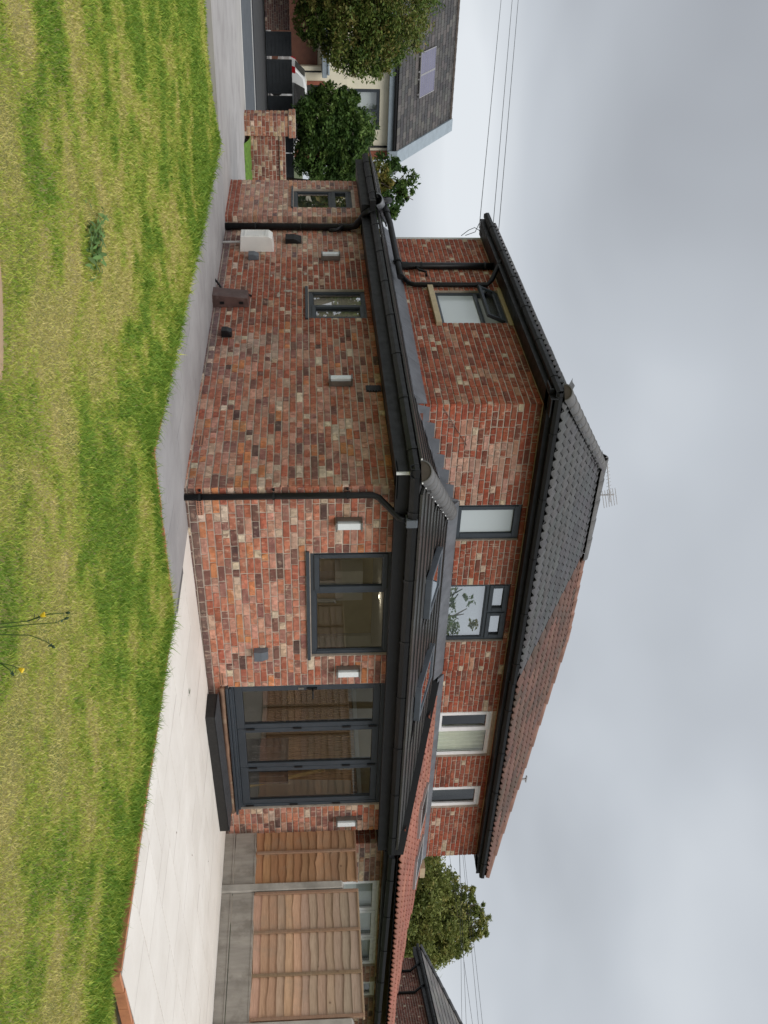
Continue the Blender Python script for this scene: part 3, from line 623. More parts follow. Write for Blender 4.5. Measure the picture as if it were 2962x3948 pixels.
# rooms behind the rear glazing
b = MB(); b.box(0.12, 6.0, 0.115, 5.5, 0.10, 0.15); b.build('room_floor', M['floor_in'], house)
b = MB()
for q in ((.12, 1.80, .13, 5.5), (1.80, 2.35, .13, .50), (1.80, 2.35, 1.07, 5.5), (2.35, 3.55, .13, 5.5), (3.55, 4.10, .13, .35), (3.55, 4.10, 1.10, 5.5), (4.10, 6.0, .13, 5.5)): b.box(*q, 2.33, 2.38)
for q in ((1.80, 2.35, .50, 1.07), (3.55, 4.10, .35, 1.10)):
    b.box(q[0] - .02, q[0], q[2], q[3], 2.381, 2.72); b.box(q[1], q[1] + .02, q[2], q[3], 2.381, 2.72); b.box(q[0], q[1], q[2] - .02, q[2], 2.381, 2.68); b.box(q[0], q[1], q[3], q[3] + .02, 2.381, 2.85)
b.build('room_ceiling', M['plaster_w'], house)
b = MB(); b.box(2.9, 6.0, 3.3, 3.4, .15, 2.33); b.box(0.12, 2.9, 5.0, 5.1, .15, 2.33); b.box(0.115, .13, .13, 5.0, .15, 2.33); b.box(5.98, 6.0, .13, 3.3, .15, 2.33); b.build('room_wall', M['plaster'], house)
b = MB(); b.box(5.35, 5.75, 3.22, 3.29, .15, 2.33); b.build('room_wall', M['plaster_w'], house)
sl0 = MB(); sl0.box(5.935, 5.975, -.018, .018, .62, 1.98); s0 = sl0.build('wall_slat', M['slat'], house); sme = s0.data; put(s0, house, (0, .55, 0))
for i in range(1, 52): inst(sme, 'wall_slat', (0, .55 + i * .049, 0), 0, (1, 1, 1), (1, 1, 1, 1), house)
b = MB(); b.box(5.91, 5.975, .3, 3.29, .15, .60); b.box(5.93, 5.975, .3, 3.29, 1.99, 2.05); b.build('skirting', M['plaster_w'], house)
def leaner(name, p, size, rot, mat, lab, cat):
    b = MB(Matrix.Translation(p) @ Matrix.Rotation(rot[2], 4, 'Z') @ Matrix.Rotation(rot[1], 4, 'Y') @ Matrix.Rotation(rot[0], 4, 'X')); b.box(-size[0] / 2, size[0] / 2, -size[1] / 2, size[1] / 2, 0, size[2])
    return tag(b.build(name, mat, bevel=0.003), lab, cat)
leaner('plasterboard', (5.80, .42, .15), (.02, .60, 1.75), (0, math.radians(4), 0), M['plaster_w'], 'white plasterboard sheet leaning inside the right door pane', 'board')
leaner('timber_length', (5.55, .33, .16), (.05, .03, 1.45), (math.radians(-20), math.radians(10), 0), M['yellow_timber'], 'yellow pine timber leaning inside the right door pane', 'timber')
fi = empty('floor_board_stack', (5.35, .75, .15), 'dark ridged board standing low behind the right door pane', 'board')
b = MB(); b.box(5.30, 5.34, .25, 1.05, .15, .98); b.build('panel', M['insul'], fi)
for k in range(6): 
    b = MB(); b.box(5.285, 5.299, .34 + k * .11, .38 + k * .11, .45, .92); b.build('ridge', M['insul'], fi)
bo = empty('wall_cabinet', (3.9, 3.2, 1.5), 'white wall cabinet seen inside through the rear window', 'cabinet')
b = MB(); b.box(3.75, 4.35, 3.0, 3.29, 1.72, 2.15); b.build('body', M['plaster_w'], bo); b = MB(); b.box(3.98, 4.08, 3.05, 3.29, 1.45, 1.72); b.build('pipe_cover', M['plaster_w'], bo)

M['lamp_lens'] = bpy.data.materials.new('lamp_lens'); M['lamp_lens'].use_nodes = True
_b = M['lamp_lens'].node_tree.nodes['Principled BSDF']; _b.inputs['Emission Color'].default_value = (1, .9, .72, 1); _b.inputs['Emission Strength'].default_value = 0.7
for (x, y, lab) in ((3.3, 1.9, 'lit ceiling downlight nearest the rear window inside'), (4.9, 1.5, 'lit ceiling downlight in the room behind the bifold doors'), (2.1, 3.4, 'lit ceiling downlight deepest in the room behind the rear window')):
    dl = empty('downlight', (x, y, 2.33), lab, 'downlight', 'ceiling downlights in the rear room')
    b = MB(); b.tube([(x, y, 2.318), (x, y, 2.3295)], .05, 16); b.build('trim', M['white_frame'], dl); b = MB(); b.tube([(x, y, 2.314), (x, y, 2.3175)], .034, 12); b.build('lens', M['lamp_lens'], dl)
    lp = bpy.data.lights.new('downlight_lamp', 'POINT'); lp.energy = 1.0; lp.color = (1, .86, .66); lp.shadow_soft_size = .04; lo = bpy.data.objects.new('lamp', lp); col.objects.link(lo); put(lo, dl, (x, y, 2.27))

# step of black membrane with weathered timber behind it
st = empty('door_step', (4.2, -.25, .03), 'black membrane covered door step below the bifold doors', 'step')
b = MB(); zl, zr = .145, .185
b.hexa([(3.08, -.50, -.02), (5.36, -.50, .0), (5.36, -.10, .0), (3.08, -.10, -.02), (3.08, -.50, zl), (5.36, -.50, zr), (5.36, -.10, zr + .01), (3.08, -.10, zl + .01)]); b.build('body', M['membrane'], st, bevel=0.008)
b = MB(); b.hexa([(3.07, -.505, zl + .002), (5.37, -.505, zr + .002), (5.37, -.09, zr + .012), (3.07, -.09, zl + .012), (3.07, -.505, zl + .012), (5.37, -.505, zr + .012), (5.37, -.09, zr + .022), (3.07, -.09, zl + .022)]); b.build('top_sheet', M['membrane_top'], st, bevel=0.004)
b = MB(); pts = [(3.06 + 2.5 * i / 16, -.035 + U(-.004, .004), .205 + U(-.004, .004)) for i in range(17)]; b.tube(pts, [.036 + U(-.003, .003) for _ in pts], 8)
tag(b.build('timber_batten', M['raw_timber'], smooth=True), 'weathered brown timber batten under the bifold door threshold', 'timber')

# ------------------------------------------------------------------ roofs
TL = []     # (owner, thing, matrix, colour, mesh index, key)
def flat_tile(w_, l_, th):
    b = MB(); h = w_ / 2 - .002
    b.add([(-h, 0, 0), (h, 0, 0), (h, l_, -th * .8), (-h, l_, -th * .8), (-h, 0, th), (h, 0, th), (h, l_, th * .25), (-h, l_, th * .25)], [(4, 5, 6, 7), (0, 1, 5, 4), (1, 2, 6, 5), (3, 0, 4, 7)])
    return b
def wave_tile(w_, l_, amp, th, n=14):
    b = MB(); vs = []
    for (y, dz) in ((0, th), (l_, -.004)):
        for i in range(n + 1):
            t = i / n; x = (t - .5) * w_ * 1.02; q = (t * 2) % 1.0 if i < n else 1.0
            z = amp * math.exp(-((q - .70) / .20) ** 2)
            vs.append((x, y, z + dz))
    for i in range(n + 1): vs.append((vs[i][0], .002, vs[i][2] - th))
    fs = [(i, i + 1, n + 2 + i, n + 1 + i) for i in range(n)] + [(2 * n + 2 + i, 2 * n + 3 + i, i + 1, i) for i in range(n)]
    b.add(vs, fs); return b
TM = {'flat': flat_tile(.30, .285, .027), 'wave': wave_tile(.29, .42, .042, .014), 'roman': wave_tile(.29, .42, .038, .018), 'red': wave_tile(.29, .36, .040, .018), 'slate': flat_tile(.33, .40, .022)}
TMD = {}
def tile_mesh(kind, mat):
    if (kind, mat) not in TMD:
        me = bpy.data.meshes.new('roof_tile'); me.from_pydata(TM[kind].v, [], TM[kind].f); me.materials.append(M[mat]); TMD[(kind, mat)] = me
        if kind != 'flat' and kind != 'slate': me.polygons.foreach_set('use_smooth', [i < 14 for i in range(len(me.polygons))])
    return TMD[(kind, mat)]
def tiles(owner, thing, kind, mat, O, u_, s_, nu, ns, w_, gauge, keep, colf, stagger=False):
    """O lower-left corner; u_ along eave, s_ up the slope (unit vectors)"""
    O, u_, s_ = Vector(O), Vector(u_).normalized(), Vector(s_).normalized(); n_ = u_.cross(s_)
    for r in range(ns):
        for k in range(-1 if stagger else 0, nu):
            p = O + u_ * ((k + .5 + (.5 if stagger and r % 2 else 0)) * w_) + s_ * (r * gauge) + n_ * U(0, .003)
            c = p + s_ * gauge * .5
            if not keep(c.x, c.y): continue
            a = U(-.006, .006); uu = (u_ * math.cos(a) + s_ * math.sin(a)); ss = n_.cross(uu)
            Mx = Matrix(((uu.x, ss.x, n_.x, p.x), (uu.y, ss.y, n_.y, p.y), (uu.z, ss.z, n_.z, p.z), (0, 0, 0, 1)))
            TL.append((owner, thing, Mx, colf(), kind, mat, c))
def flush_tiles(maxind):
    byt = {}
    for r in TL: byt.setdefault(r[1].name, []).append(r)
    for tn, rows in byt.items():
        rows.sort(key=lambda r: (r[6] - CAM).length); lim = maxind.get(tn, 300); rest = {}
        for i, r in enumerate(rows):
            if i < lim:
                o = bpy.data.objects.new('roof_tile', tile_mesh(r[4], r[5])); col.objects.link(o); o.parent = r[0]
                o.matrix_parent_inverse = Matrix.Translation(-WL[r[0].name]); o.matrix_basis = r[2]; o.color = r[3]
            else: rest.setdefault(r[5], []).append(r)
        for mat, rr in rest.items():
            b = MB()
            for r in rr:
                b.T = r[2]; b.add(TM[r[4]].v, TM[r[4]].f, r[3])
            tag(b.build('tile_courses', M[mat + '_s'], rr[0][1], fix=False), kind='stuff')
g_grey = lambda: cj((.075, .076, .081), .16)
g_dark = lambda: cj((.045, .043, .042), .2)
g_brown = lambda: cj(random.choice([(.15, .085, .068), (.175, .095, .075), (.12, .078, .065)]), .15)
g_red = lambda: cj(random.choice([(.33, .125, .085), (.28, .105, .072), (.37, .145, .10)]), .1)
g_slate = lambda: cj(random.choice([(.055, .051, .05), (.075, .07, .067), (.045, .043, .044), (.10, .092, .085)]), .12)

# lower roof of the extension
zl_r = lambda y: RZ0 + RS * (y - EY); zl_l = lambda x: RZ0 + RS * (x - EX)
edge_x = lambda y: 6.27 + (4.90 - 6.27) * (y - EY) / (UY - EY)      # slanting right edge
sr = Vector((0, 1, RS)).normalized(); slv = Vector((1, 0, RS)).normalized()
b = MB(); d = .012
hx = EX + (UY - EY); SKY = [(1.75, 2.40, .45, 1.12), (3.50, 4.15, .30, 1.15)]
def rq(x0, x1, y0, y1): b.add([(x0, y0, zl_r(y0) - d), (x1, y0, zl_r(y0) - d), (x1, y1, zl_r(y1) - d), (x0, y1, zl_r(y1) - d)], [(0, 1, 2, 3)])
XA, XB, XC, XD = hx, 2.35, 3.55, 4.10
b.add([(EX, EY, RZ0 - d), (XA, EY, RZ0 - d), (XA, UY + .05, zl_r(UY) - d)], [(0, 1, 2)])
rq(XA, XB, EY, .50); rq(XA, XB, 1.07, UY + .03); rq(XB, XC, EY, UY + .03); rq(XC, XD, EY, .35); rq(XC, XD, 1.10, UY + .03)
b.add([(XD, EY, RZ0 - d), (edge_x(EY), EY, RZ0 - d), (edge_x(UY), UY + .03, zl_r(UY) - d), (XD, UY + .03, zl_r(UY) - d)], [(0, 1, 2, 3)])
b.add([(EX, EY, RZ0 - d), (hx, UY + .05, zl_r(UY) - d), (UX + .05, UY + .05, zl_l(UX) - d), (EX, 7.6, RZ0 - d), (UX + .05, 7.6, zl_l(UX) - d)], [(0, 1, 2), (0, 2, 4, 3)])
lroof = b.build('roof', M['underlay'], house, fix=False)
in_sky = lambda x, y: any(q[0] - .1 < x < q[1] + .1 and q[2] - .12 < y < q[3] + .05 for q in SKY)
hipside = lambda x, y: (x - EX) - (y - EY)
tiles(lroof, house, 'flat', 'tile', (EX, EY, RZ0), (1, 0, 0), sr, 23, 10, .30, .232, lambda x, y: hipside(x, y) > .08 and x < edge_x(y) - .06 and y < UY - .02 and not in_sky(x, y), g_dark, True)
tiles(lroof, house, 'flat', 'tile', (EX, 7.6, RZ0), (0, -1, 0), slv, 27, 10, .30, .232, lambda x, y: hipside(x, y) < -.08 and (x < UX or y < UY - .02) and y > EY, g_dark, True)
# black slanting upstand between the two lower roofs
b = MB(); p0 = Vector((6.27, EY - .02, RZ0 - .05)); p1 = Vector((4.90, UY, zl_r(UY) - .05)); sd = Vector((.85, .53, 0))
b.extrude([(0, 0), (.10, 0), (.10, .16), (0, .16)], p0, p1, sd, (0, 0, 1)); b.build('roof_upstand', M['fascia'], lroof)
# half-round hip and ridge tiles
def half_round(name, p0, p1, r, n, mat, parent, lip=.012, clip=None, cap=None):
    p0, p1 = Vector(p0), Vector(p1); d = (p1 - p0) / n; dn = d.normalized(); side = dn.cross(Vector((0, 0, 1))).normalized(); up = side.cross(dn)
    for i in range(n):
        a = p0 + d * i - dn * .02; e_ = p0 + d * (i + 1) + dn * .02; vs = []; seg = 10
        for (q, rr) in ((a, r + lip), (e_, r)):
            for k in range(seg + 1):
                t = math.pi * (k / seg); vs.append(tuple(q + side * math.cos(t) * rr + up * (math.sin(t) * rr * .95 - .03)))
        for (q, rr) in ((a, r + lip - .018), (a, 0)):
            for k in range(seg + 1):
                t = math.pi * (k / seg); vs.append(tuple(q + dn * .001 + side * math.cos(t) * rr + up * (math.sin(t) * rr * .95 - .03)))
        s1 = seg + 1; fs = [(k, k + 1, s1 + k + 1, s1 + k) for k in range(seg)] + [(2 * s1 + k, 2 * s1 + k + 1, k + 1, k) for k in range(seg)]
        b = MB(); b.add(vs, fs); o = b.build(name, mat, parent, smooth=True, fix=False)
        if i == 0 and cap:
            c = MB(); c.add([tuple(a + side * math.cos(math.pi * k / 10) * (r - .002) + up * (math.sin(math.pi * k / 10) * r * .95 - .03) + dn * .008) for k in range(11)], [tuple(range(11))]); c.build('end_mortar', cap, o)
        if clip:
            c = MB()
            for sg in (-1, 1): c.box(*(lambda q: (q.x - .007, q.x + .007, q.y - .007, q.y + .007, q.z - .007, q.z + .007))(a + side * sg * (r + lip) - up * .02))
            c.build('clip', M['white_frame'], o)
hp = Vector((EX, EY, RZ0 + .03)); ht = Vector((hx - .02, UY - .02, zl_r(UY) + .03))
M['cap_mortar'] = simple('dark_mortar', (.085, .07, .06, 1), .95, .2, 9, .3)
half_round('ridge_tile', hp + Vector((.02, .02, .0)), ht, .115, 10, M['ridge'], lroof, clip=True, cap=M['cap_mortar'])
# flashings
b = MB(); b.hexa([(hx - .2, UY - .16, zl_r(UY - .16) + .02), (4.88, UY - .16, zl_r(UY - .16) + .02), (4.88, UY - .006, zl_r(UY) + .02), (hx - .2, UY - .006, zl_r(UY) + .02),
    (hx - .2, UY - .16, zl_r(UY - .16) + .027), (4.88, UY - .16, zl_r(UY - .16) + .027), (4.88, UY - .006, zl_r(UY) + .13), (hx - .2, UY - .006, zl_r(UY) + .13)]); b.build('lead_flashing', M['lead'], lroof)
y = UY
while y < 7.4:
    y2_ = min(y + 1.0, 7.5); b = MB(); b.hexa([(UX - .15, y + .01, zl_l(UX - .15) + .02), (UX - .15, y2_, zl_l(UX - .15) + .022), (UX - .006, y2_, zl_l(UX) + .02), (UX - .006, y + .01, zl_l(UX) + .02),
        (UX - .15, y + .01, zl_l(UX - .15) + .026), (UX - .15, y2_, zl_l(UX - .15) + .028), (UX - .006, y2_, zl_l(UX) + .155), (UX - .006, y + .01, zl_l(UX) + .155)]); b.build('lead_flashing', M['lead'], lroof); y = y2_
xs_ = UX - .02; k = 0
while xs_ < hx - .1:     # stepped flashing up the left slope against the upper rear wall
    x2_ = min(xs_ + .24, hx); zt_ = 2.62 + .079 * (int((zl_l(x2_) - 2.62) / .079) + 2)
    b = MB(); b.add([(xs_, UY - .012 - .001 * (k % 2), zl_l(xs_) + .01), (x2_ + .02, UY - .012 - .001 * (k % 2), zl_l(x2_) + .01), (x2_ + .02, UY - .012 - .001 * (k % 2), zt_), (xs_ + .05, UY - .012 - .001 * (k % 2), zt_)], [(0, 1, 2, 3)])
    b.add([(xs_, UY - .012, zl_l(xs_) + .03), (x2_ + .02, UY - .012, zl_l(x2_) + .03), (x2_ + .02, UY - .16, zl_l(x2_) + .026), (xs_, UY - .16, zl_l(xs_) + .026)], [(0, 1, 2, 3)])
    b.build('lead_flashing', M['lead'], lroof, fix=False); xs_ = x2_; k += 1
# skylights
def skylight(parent_roof, x0, x1, y0, y1, zf, fmat, name='skylight', glass='glass_dark'):
    s = Vector((0, 1, RS)).normalized(); n_ = Vector((0, -RS, 1)).normalized(); O = Vector((x0, y0, zf(y0)))
    T = Matrix(((1, s.x, n_.x, O.x), (0, s.y, n_.y, O.y), (0, s.z, n_.z, O.z), (0, 0, 0, 1))); l_ = (y1 - y0) / s.y; w_ = x1 - x0
    b = MB(T); b.box(0, w_, 0, .05, .0, .085); b.box(0, w_, l_ - .06, l_, 0, .085); b.box(0, .05, .05, l_ - .06, 0, .08); b.box(w_ - .05, w_, .05, l_ - .06, 0, .08)
    o = b.build(name, fmat, parent_roof, bevel=.005); b = MB(T); b.box(.05, w_ - .05, .05, l_ - .06, .055, .065); b.build('pane', M[glass], o, fix=False)
    return o
skylight(lroof, 1.75, 2.40, .45, 1.12, zl_r, M['grey_vent']); skylight(lroof, 3.50, 4.15, .30, 1.15, zl_r, M['grey_vent'])

# lower eaves: soffit, fascia, gutter
def eaves(parent, p0, p1, outv, soff, z0, z1, gz, gw=.11, gh=.095, mat='fascia', unions=.95, gut=True, dz=0, g0=0, g1=0):
    """p0->p1 along the wall face; outv outward unit vector; soff overhang"""
    p0, p1, o_ = Vector(p0), Vector(p1), Vector(outv); d = (p1 - p0).normalized()
    b = MB(); b.extrude([(0.0, z0), (soff - .02, z0), (soff - .02, z0 + .012), (0.0, z0 + .012)], p0 - o_ * .0, p1 - o_ * .0, o_, (0, 0, 1)); b.build('soffit', M[mat], parent)
    b = MB(); b.extrude([(soff - .02, z0 - .012), (soff, z0 - .012), (soff, z1), (soff - .02, z1)], p0, p1, o_, (0, 0, 1)); b.build('fascia', M[mat], parent, bevel=.003)
    if gut:
        w0 = soff + .008; prof = [(w0, gz), (w0, gz - gh * .55), (w0 + gw * .2, gz - gh), (w0 + gw * .8, gz - gh), (w0 + gw, gz - gh * .5), (w0 + gw, gz), (w0 + gw - .006, gz), (w0 + gw - .006, gz - gh * .5 + .003), (w0 + gw * .78, gz - gh + .006), (w0 + gw * .22, gz - gh + .006), (w0 + .006, gz - gh * .5), (w0 + .006, gz)]
        p0 = p0 - d * g0; b = MB(); q1 = p1 + d * g1 + Vector((0, 0, dz)); b.extrude(prof, p0, q1, o_, (0, 0, 1)); g = b.build('gutter', M['black'], parent)
        L_ = (p1 - p0).length; n = int(L_ / unions)
        for i in range(n):
            q = p0 + (q1 - p0) * ((i + .6) / n); pr2 = [(w0 - .002, gz + .004), (w0 - .002, gz - gh * .6), (w0 + gw * .2, gz - gh - .008), (w0 + gw * .8, gz - gh - .008), (w0 + gw + .008, gz - gh * .5), (w0 + gw + .008, gz + .006)]
            b = MB(); b.extrude(pr2, q - d * .02, q + d * .02, o_, (0, 0, 1)); b.build('gutter_bracket', M['black'], g)
        return g
eaves(house, (-OL, 0, 0), (6.27, 0, 0), (0, -1, 0), OR, FZ0, FZ1, 2.485, g0=.12)
eaves(house, (0, 7.25, 0), (0, -OR, 0), (-1, 0, 0), OL, FZ0, FZ1, 2.482, g1=.12)
b = MB(); b.box(-OL - .012, -OL + .012, -OR - .012, -OR + .014, FZ0 - .012, FZ1 + .03); b.build('fascia_trim', M['white_frame'], house)
b = MB(); b.hexa([(6.13, -.22, 2.25), (6.28, -.26, 2.25), (6.28, .9, 2.25), (6.13, .9, 2.25), (6.13, -.22, 2.47), (6.28, -.26, 2.47), (6.28, .9, 2.8), (6.13, .9, 2.8)]); b.build('eaves_box', M['fascia'], house)

# porch roof
pz = lambda x: RZ0 - .01 + RS * (x + .62)
b = MB(); b.add([(-.62, 7.22, pz(-.62)), (-.62, 9.65, pz(-.62)), (.3, 9.65, pz(.3)), (.1, 7.9, pz(.1)), (-.45, 7.22, RZ0 - .01)], [(0, 4, 3, 2, 1)]); proof = b.build('porch_roof', M['underlay'], house, fix=False)
tiles(proof, house, 'flat', 'tile', (-.63, 9.65, RZ0 - .006), (0, -1, 0), Vector((1, 0, RS)), 8, 3, .30, .232, lambda x, y: y > 7.30 + (x + .62) * 1.0, g_dark, True)
eaves(house, (PX, 9.62, 0), (PX, 7.25, 0), (-1, 0, 0), .30, FZ0, FZ1, 2.475, unions=.6)
b = MB(); b.box(-.52, 0, 7.24, 7.262, FZ0 - .012, FZ1); b.box(-.52, 0, 7.262, 7.52, FZ0 + .002, FZ0 + .014); b.build('fascia', M['fascia'], house)
b = MB(); b.extrude([(0, 0), (.10, 0), (.10, -.09), (0, -.09)], (-.62, 7.13, 2.475), (-.40, 7.13, 2.475), (0, 1, 0), (0, 0, 1)); b.build('gutter', M['black'], house)
half_round('ridge_tile', (-.60, 7.25, RZ0 + .02), (-.15, 7.75, RZ0 + .20), .10, 2, M['lead'], proof)

# downpipes
def pipe(name, pts, r, parent, clips=(), mat='black', collars=()):
    b = MB(); b.tube(pts, r, 12); o = b.build(name, M[mat], parent, smooth=False)
    for p in o.data.polygons: p.use_smooth = len(p.vertices) == 4
    for c in clips:
        k = MB(); k.tube([(c[0], c[1], c[2] - .012), (c[0], c[1], c[2] + .012)], r + .007, 12)
        if len(c) > 3: k.box(c[0] + c[3] - .012, c[0] + c[3] + .012, c[1] + c[4] - .012, c[1] + c[4] + .012, c[2] - .012, c[2] + .012)
        k.build('pipe_clip', M[mat], o)
    for c in collars:
        k = MB(); k.tube([c[0], c[1]], r + .010, 12); k.build('pipe_collar', M[mat], o)
    return o
pipe('downpipe', [(.075, -.062, -.05), (.075, -.062, 2.02), (.10, -.075, 2.09), (.235, -.27, 2.30), (.25, -.30, 2.40)], .036, house, [(.075, -.062, z, -.06, .04) for z in (.16, .95, 1.75)])
b = MB(); b.box(.20, .30, -.375, -.245, 2.37, 2.492); b.build('gutter_outlet', M['grey_vent'], house, bevel=.006)
pipe('downpipe', [(-.075, 7.40, -.05), (-.075, 7.40, 2.05), (-.12, 7.34, 2.16), (-.38, 7.22, 2.32), (-.45, 7.18, 2.42)], .058, house, [(-.075, 7.40, z) for z in (.5, 1.25, 1.9)])
pipe('downpipe', [(-.08, 7.22, 1.72), (-.08, 7.26, 1.86), (-.09, 7.38, 1.95)], .032, house)
pipe('soil_pipe', [(-.46, 7.62, 2.62), (-.33, 6.9, 2.70), (-.14, 5.72, 2.745), (-.11, 5.30, 2.75)], .050, house, (), collars=[((-.40, 7.3, 2.66), (-.38, 7.2, 2.668)), ((-.16, 5.82, 2.74), (-.15, 5.74, 2.744))])
pipe('soil_pipe', [(-.55, 7.34, 2.52), (-.50, 7.45, 2.66), (-.46, 7.62, 2.74), (-.44, 7.7, 2.66)], .05, house)
pipe('soil_pipe', [(-.06, 6.10, 2.74), (0.03, 6.06, 2.80), (.035, 6.06, 2.86), (.035, 6.06, 4.40)], .055, house, [(.035, 6.06, 3.15), (.035, 6.06, 4.16)], collars=[((.035, 6.06, 2.84), (.035, 6.06, 2.94))])
pipe('overflow_pipe', [(.035, 6.02, 3.06), (.02, 5.85, 3.10), (.02, 5.80, 3.20), (.09, 5.78, 3.21)], .02, house)
pipe('downpipe', [(.045, 5.72, 2.70), (.045, 5.72, 2.80), (.045, 5.42, 2.90), (.045, 5.37, 2.98), (.045, 5.37, 4.10), (.0, 5.42, 4.17), (-.16, 5.72, 4.33), (-.20, 5.76, 4.40)], .037, house, [(.045, 5.37, 3.35, .03, .0), (.045, 5.37, 3.95, .03, 0)])

# upper roof
E0 = Vector((-.22, 1.62, 4.445)); RX0, RX1, RYm, RZt = 2.86, 6.90, 4.60, 6.13; EXR, EYB = 9.93, 7.58
su = Vector((0, RYm - E0.y, RZt - E0.z)); sn = su.normalized(); slu = Vector((RX0 - E0.x, 0, RZt - E0.z)).normalized()
b = MB(); d = .02; zE = E0.z - d
b.add([(E0.x, E0.y, zE), (4.84, E0.y, zE), (4.84, RYm, RZt - d), (RX0, RYm, RZt - d), (E0.x, EYB, zE), (4.84, EYB, zE)], [(0, 1, 2, 3), (0, 3, 4), (4, 3, 2, 5)]); uroof = b.build('roof', M['underlay'], house, fix=False)
b = MB(); b.add([(4.84, E0.y, zE), (EXR, E0.y, zE), (EXR, EYB, zE), (4.84, EYB, zE), (4.84, RYm, RZt - d), (RX1, RYm, RZt - d)], [(0, 1, 5, 4), (1, 2, 5), (2, 3, 4, 5)]); nroof = b.build('roof', M['underlay'], neigh, fix=False)
frac = (RX0 - E0.x) / (RYm - E0.y)
rows = int(su.length / .345) + 1; g_ = su.length / (rows - .25)
tiles(uroof, house, 'wave', 'tile_up', E0, (1, 0, 0), sn, 18, rows, .29, g_, lambda x, y: (x - E0.x) > (y - E0.y) * frac - .02 and x < 4.82 and y < RYm + .05, g_grey)
tiles(uroof, house, 'wave', 'tile_up', (E0.x, EYB, E0.z), (0, -1, 0), slu, 21, rows, .29, g_, lambda x, y: (y - E0.y) > (x - E0.x) / frac + .06 and (EYB - y) > (x - E0.x) / frac + .05, g_grey)
fr2 = (EXR - RX1) / (RYm - E0.y)
tiles(nroof, neigh, 'roman', 'tile_old', (4.845, E0.y, E0.z), (1, 0, 0), sn, 18, rows, .29, g_, lambda x, y: (EXR - x) > (y - E0.y) * fr2 + .02 and y < RYm + .05, g_brown)
half_round('ridge_tile', E0 + Vector((.0, .0, .05)), Vector((RX0, RYm, RZt + .05)), .10, 12, M['ridge'], uroof, cap=M['cap_mortar'])
half_round('ridge_tile', (RX0 - .1, RYm, RZt + .05), (4.84, RYm, RZt + .05), .115, 5, M['ridge'], uroof)
half_round('ridge_tile', (4.86, RYm, RZt + .03), (RX1, RYm, RZt + .03), .085, 6, M['ridge_old'], nroof, lip=.014)
half_round('ridge_tile', (EXR, E0.y, E0.z + .03), (RX1, RYm, RZt + .03), .08, 11, M['ridge_old'], nroof, lip=.018)
eaves(house, (E0.x - .02, UY, 0), (4.84, UY, 0), (0, -1, 0), .22, 4.30, 4.405, 4.435, .10, .085)
eaves(house, (UX, EYB, 0), (UX, 1.56, 0), (-1, 0, 0), .27, 4.30, 4.405, 4.435, .10, .085)
eaves(neigh, (4.845, UY, 0), (EXR, UY, 0), (0, -1, 0), .22, 4.30, 4.405, 4.425, .10, .085)
b = MB(); b.box(URE - .1, EXR - .02, 1.70, 2.9, 4.30, 4.40); b.build('eaves_box', M['fascia'], neigh)
# loose cable loops at the far left eave corner
b = MB(); b.tube([(.02, 7.30, 3.95), (.0, 7.5, 4.1), (.0, 7.62, 4.22), (0, 7.5, 4.28), (.02, 7.31, 4.3)], .006, 5); b.tube([(.02, 7.31, 4.02), (0, 7.42, 4.2), (-.1, 7.55, 4.28)], .006, 5); b.build('cable', M['cable'], house)
# thin brown tube standing in for a crack in the upper rear brickwork
b = MB(); b.tube([(UX + .03, UY - .02, 3.02), (.70, UY - .02, 3.37)], .0035, 5); b.build('cable', M['brown_box'], house)

# neighbour's lower red roof
zn = lambda y: RZ0 + .05 + RS * (y - EY)
HR = [(9.65, UY + .02), (9.95, 1.45), (10.2, .95), (10.66, .57), (11.1, .39), (11.6, .22), (12.3, .12), (15.2, -.05)]
def yl(x):
    if x < HR[0][0]: return 9
    for (x0, y0), (x1, y1) in zip(HR, HR[1:]):
        if x <= x1: return y0 + (y1 - y0) * (x - x0) / (x1 - x0)
    return -9
b = MB(); pts = [(edge_x(EY) + .09, EY), (15.2, EY)] + HR[::-1] + [(edge_x(UY) + .09, UY + .02)]
b.add([(x, y, zn(y) - .02) for x, y in pts], [tuple(range(len(pts)))]); nl = b.build('roof', M['underlay'], neigh, fix=False)
b = MB()
for (x0, y0), (x1, y1) in zip(HR, HR[1:]): b.add([(x0, y0, 0), (x1, y1, 0), (x1, y1, zn(y1) - .02), (x0, y0, zn(y0) - .02)], [(0, 1, 2, 3)])
b.build('inner_wall', M['plaster'], neigh, fix=False)
tiles(nl, neigh, 'red', 'tile_up', (4.9, EY - .02, zn(EY)), (1, 0, 0), sr, 36, 8, .29, .29, lambda x, y: x > edge_x(y) + .16 and y < UY - .02 and y < yl(x) - .02, g_red)
b = MB(); b.hexa([(4.9, UY - .12, zn(UY - .12) + .03), (URE, UY - .12, zn(UY - .12) + .03), (URE, UY - .006, zn(UY) + .02), (4.9, UY - .006, zn(UY) + .02), (4.9, UY - .12, zn(UY - .12) + .04), (URE, UY - .12, zn(UY - .12) + .04), (URE, UY - .006, zn(UY) + .11), (4.9, UY - .006, zn(UY) + .11)]); b.build('lead_flashing', M['lead'], nl)
b = MB(); b.box(URE + .01, 9.95, UY - .25, UY + .1, zn(UY) - .02, zn(UY) + .07); b.build('top_board', M['stone'], nl)
skylight(nl, 7.0, 7.75, .95, 1.5, lambda y: zn(y) + .01, M['alu'], glass='black'); skylight(nl, 8.4, 9.2, .95, 1.5, lambda y: zn(y) + .01, M['alu'], glass='black')
eaves(neigh, (6.32, 0.02, 0), (15, 0.02, 0), (0, -1, 0), .28, 2.36, 2.45, 2.50, dz=-.12)
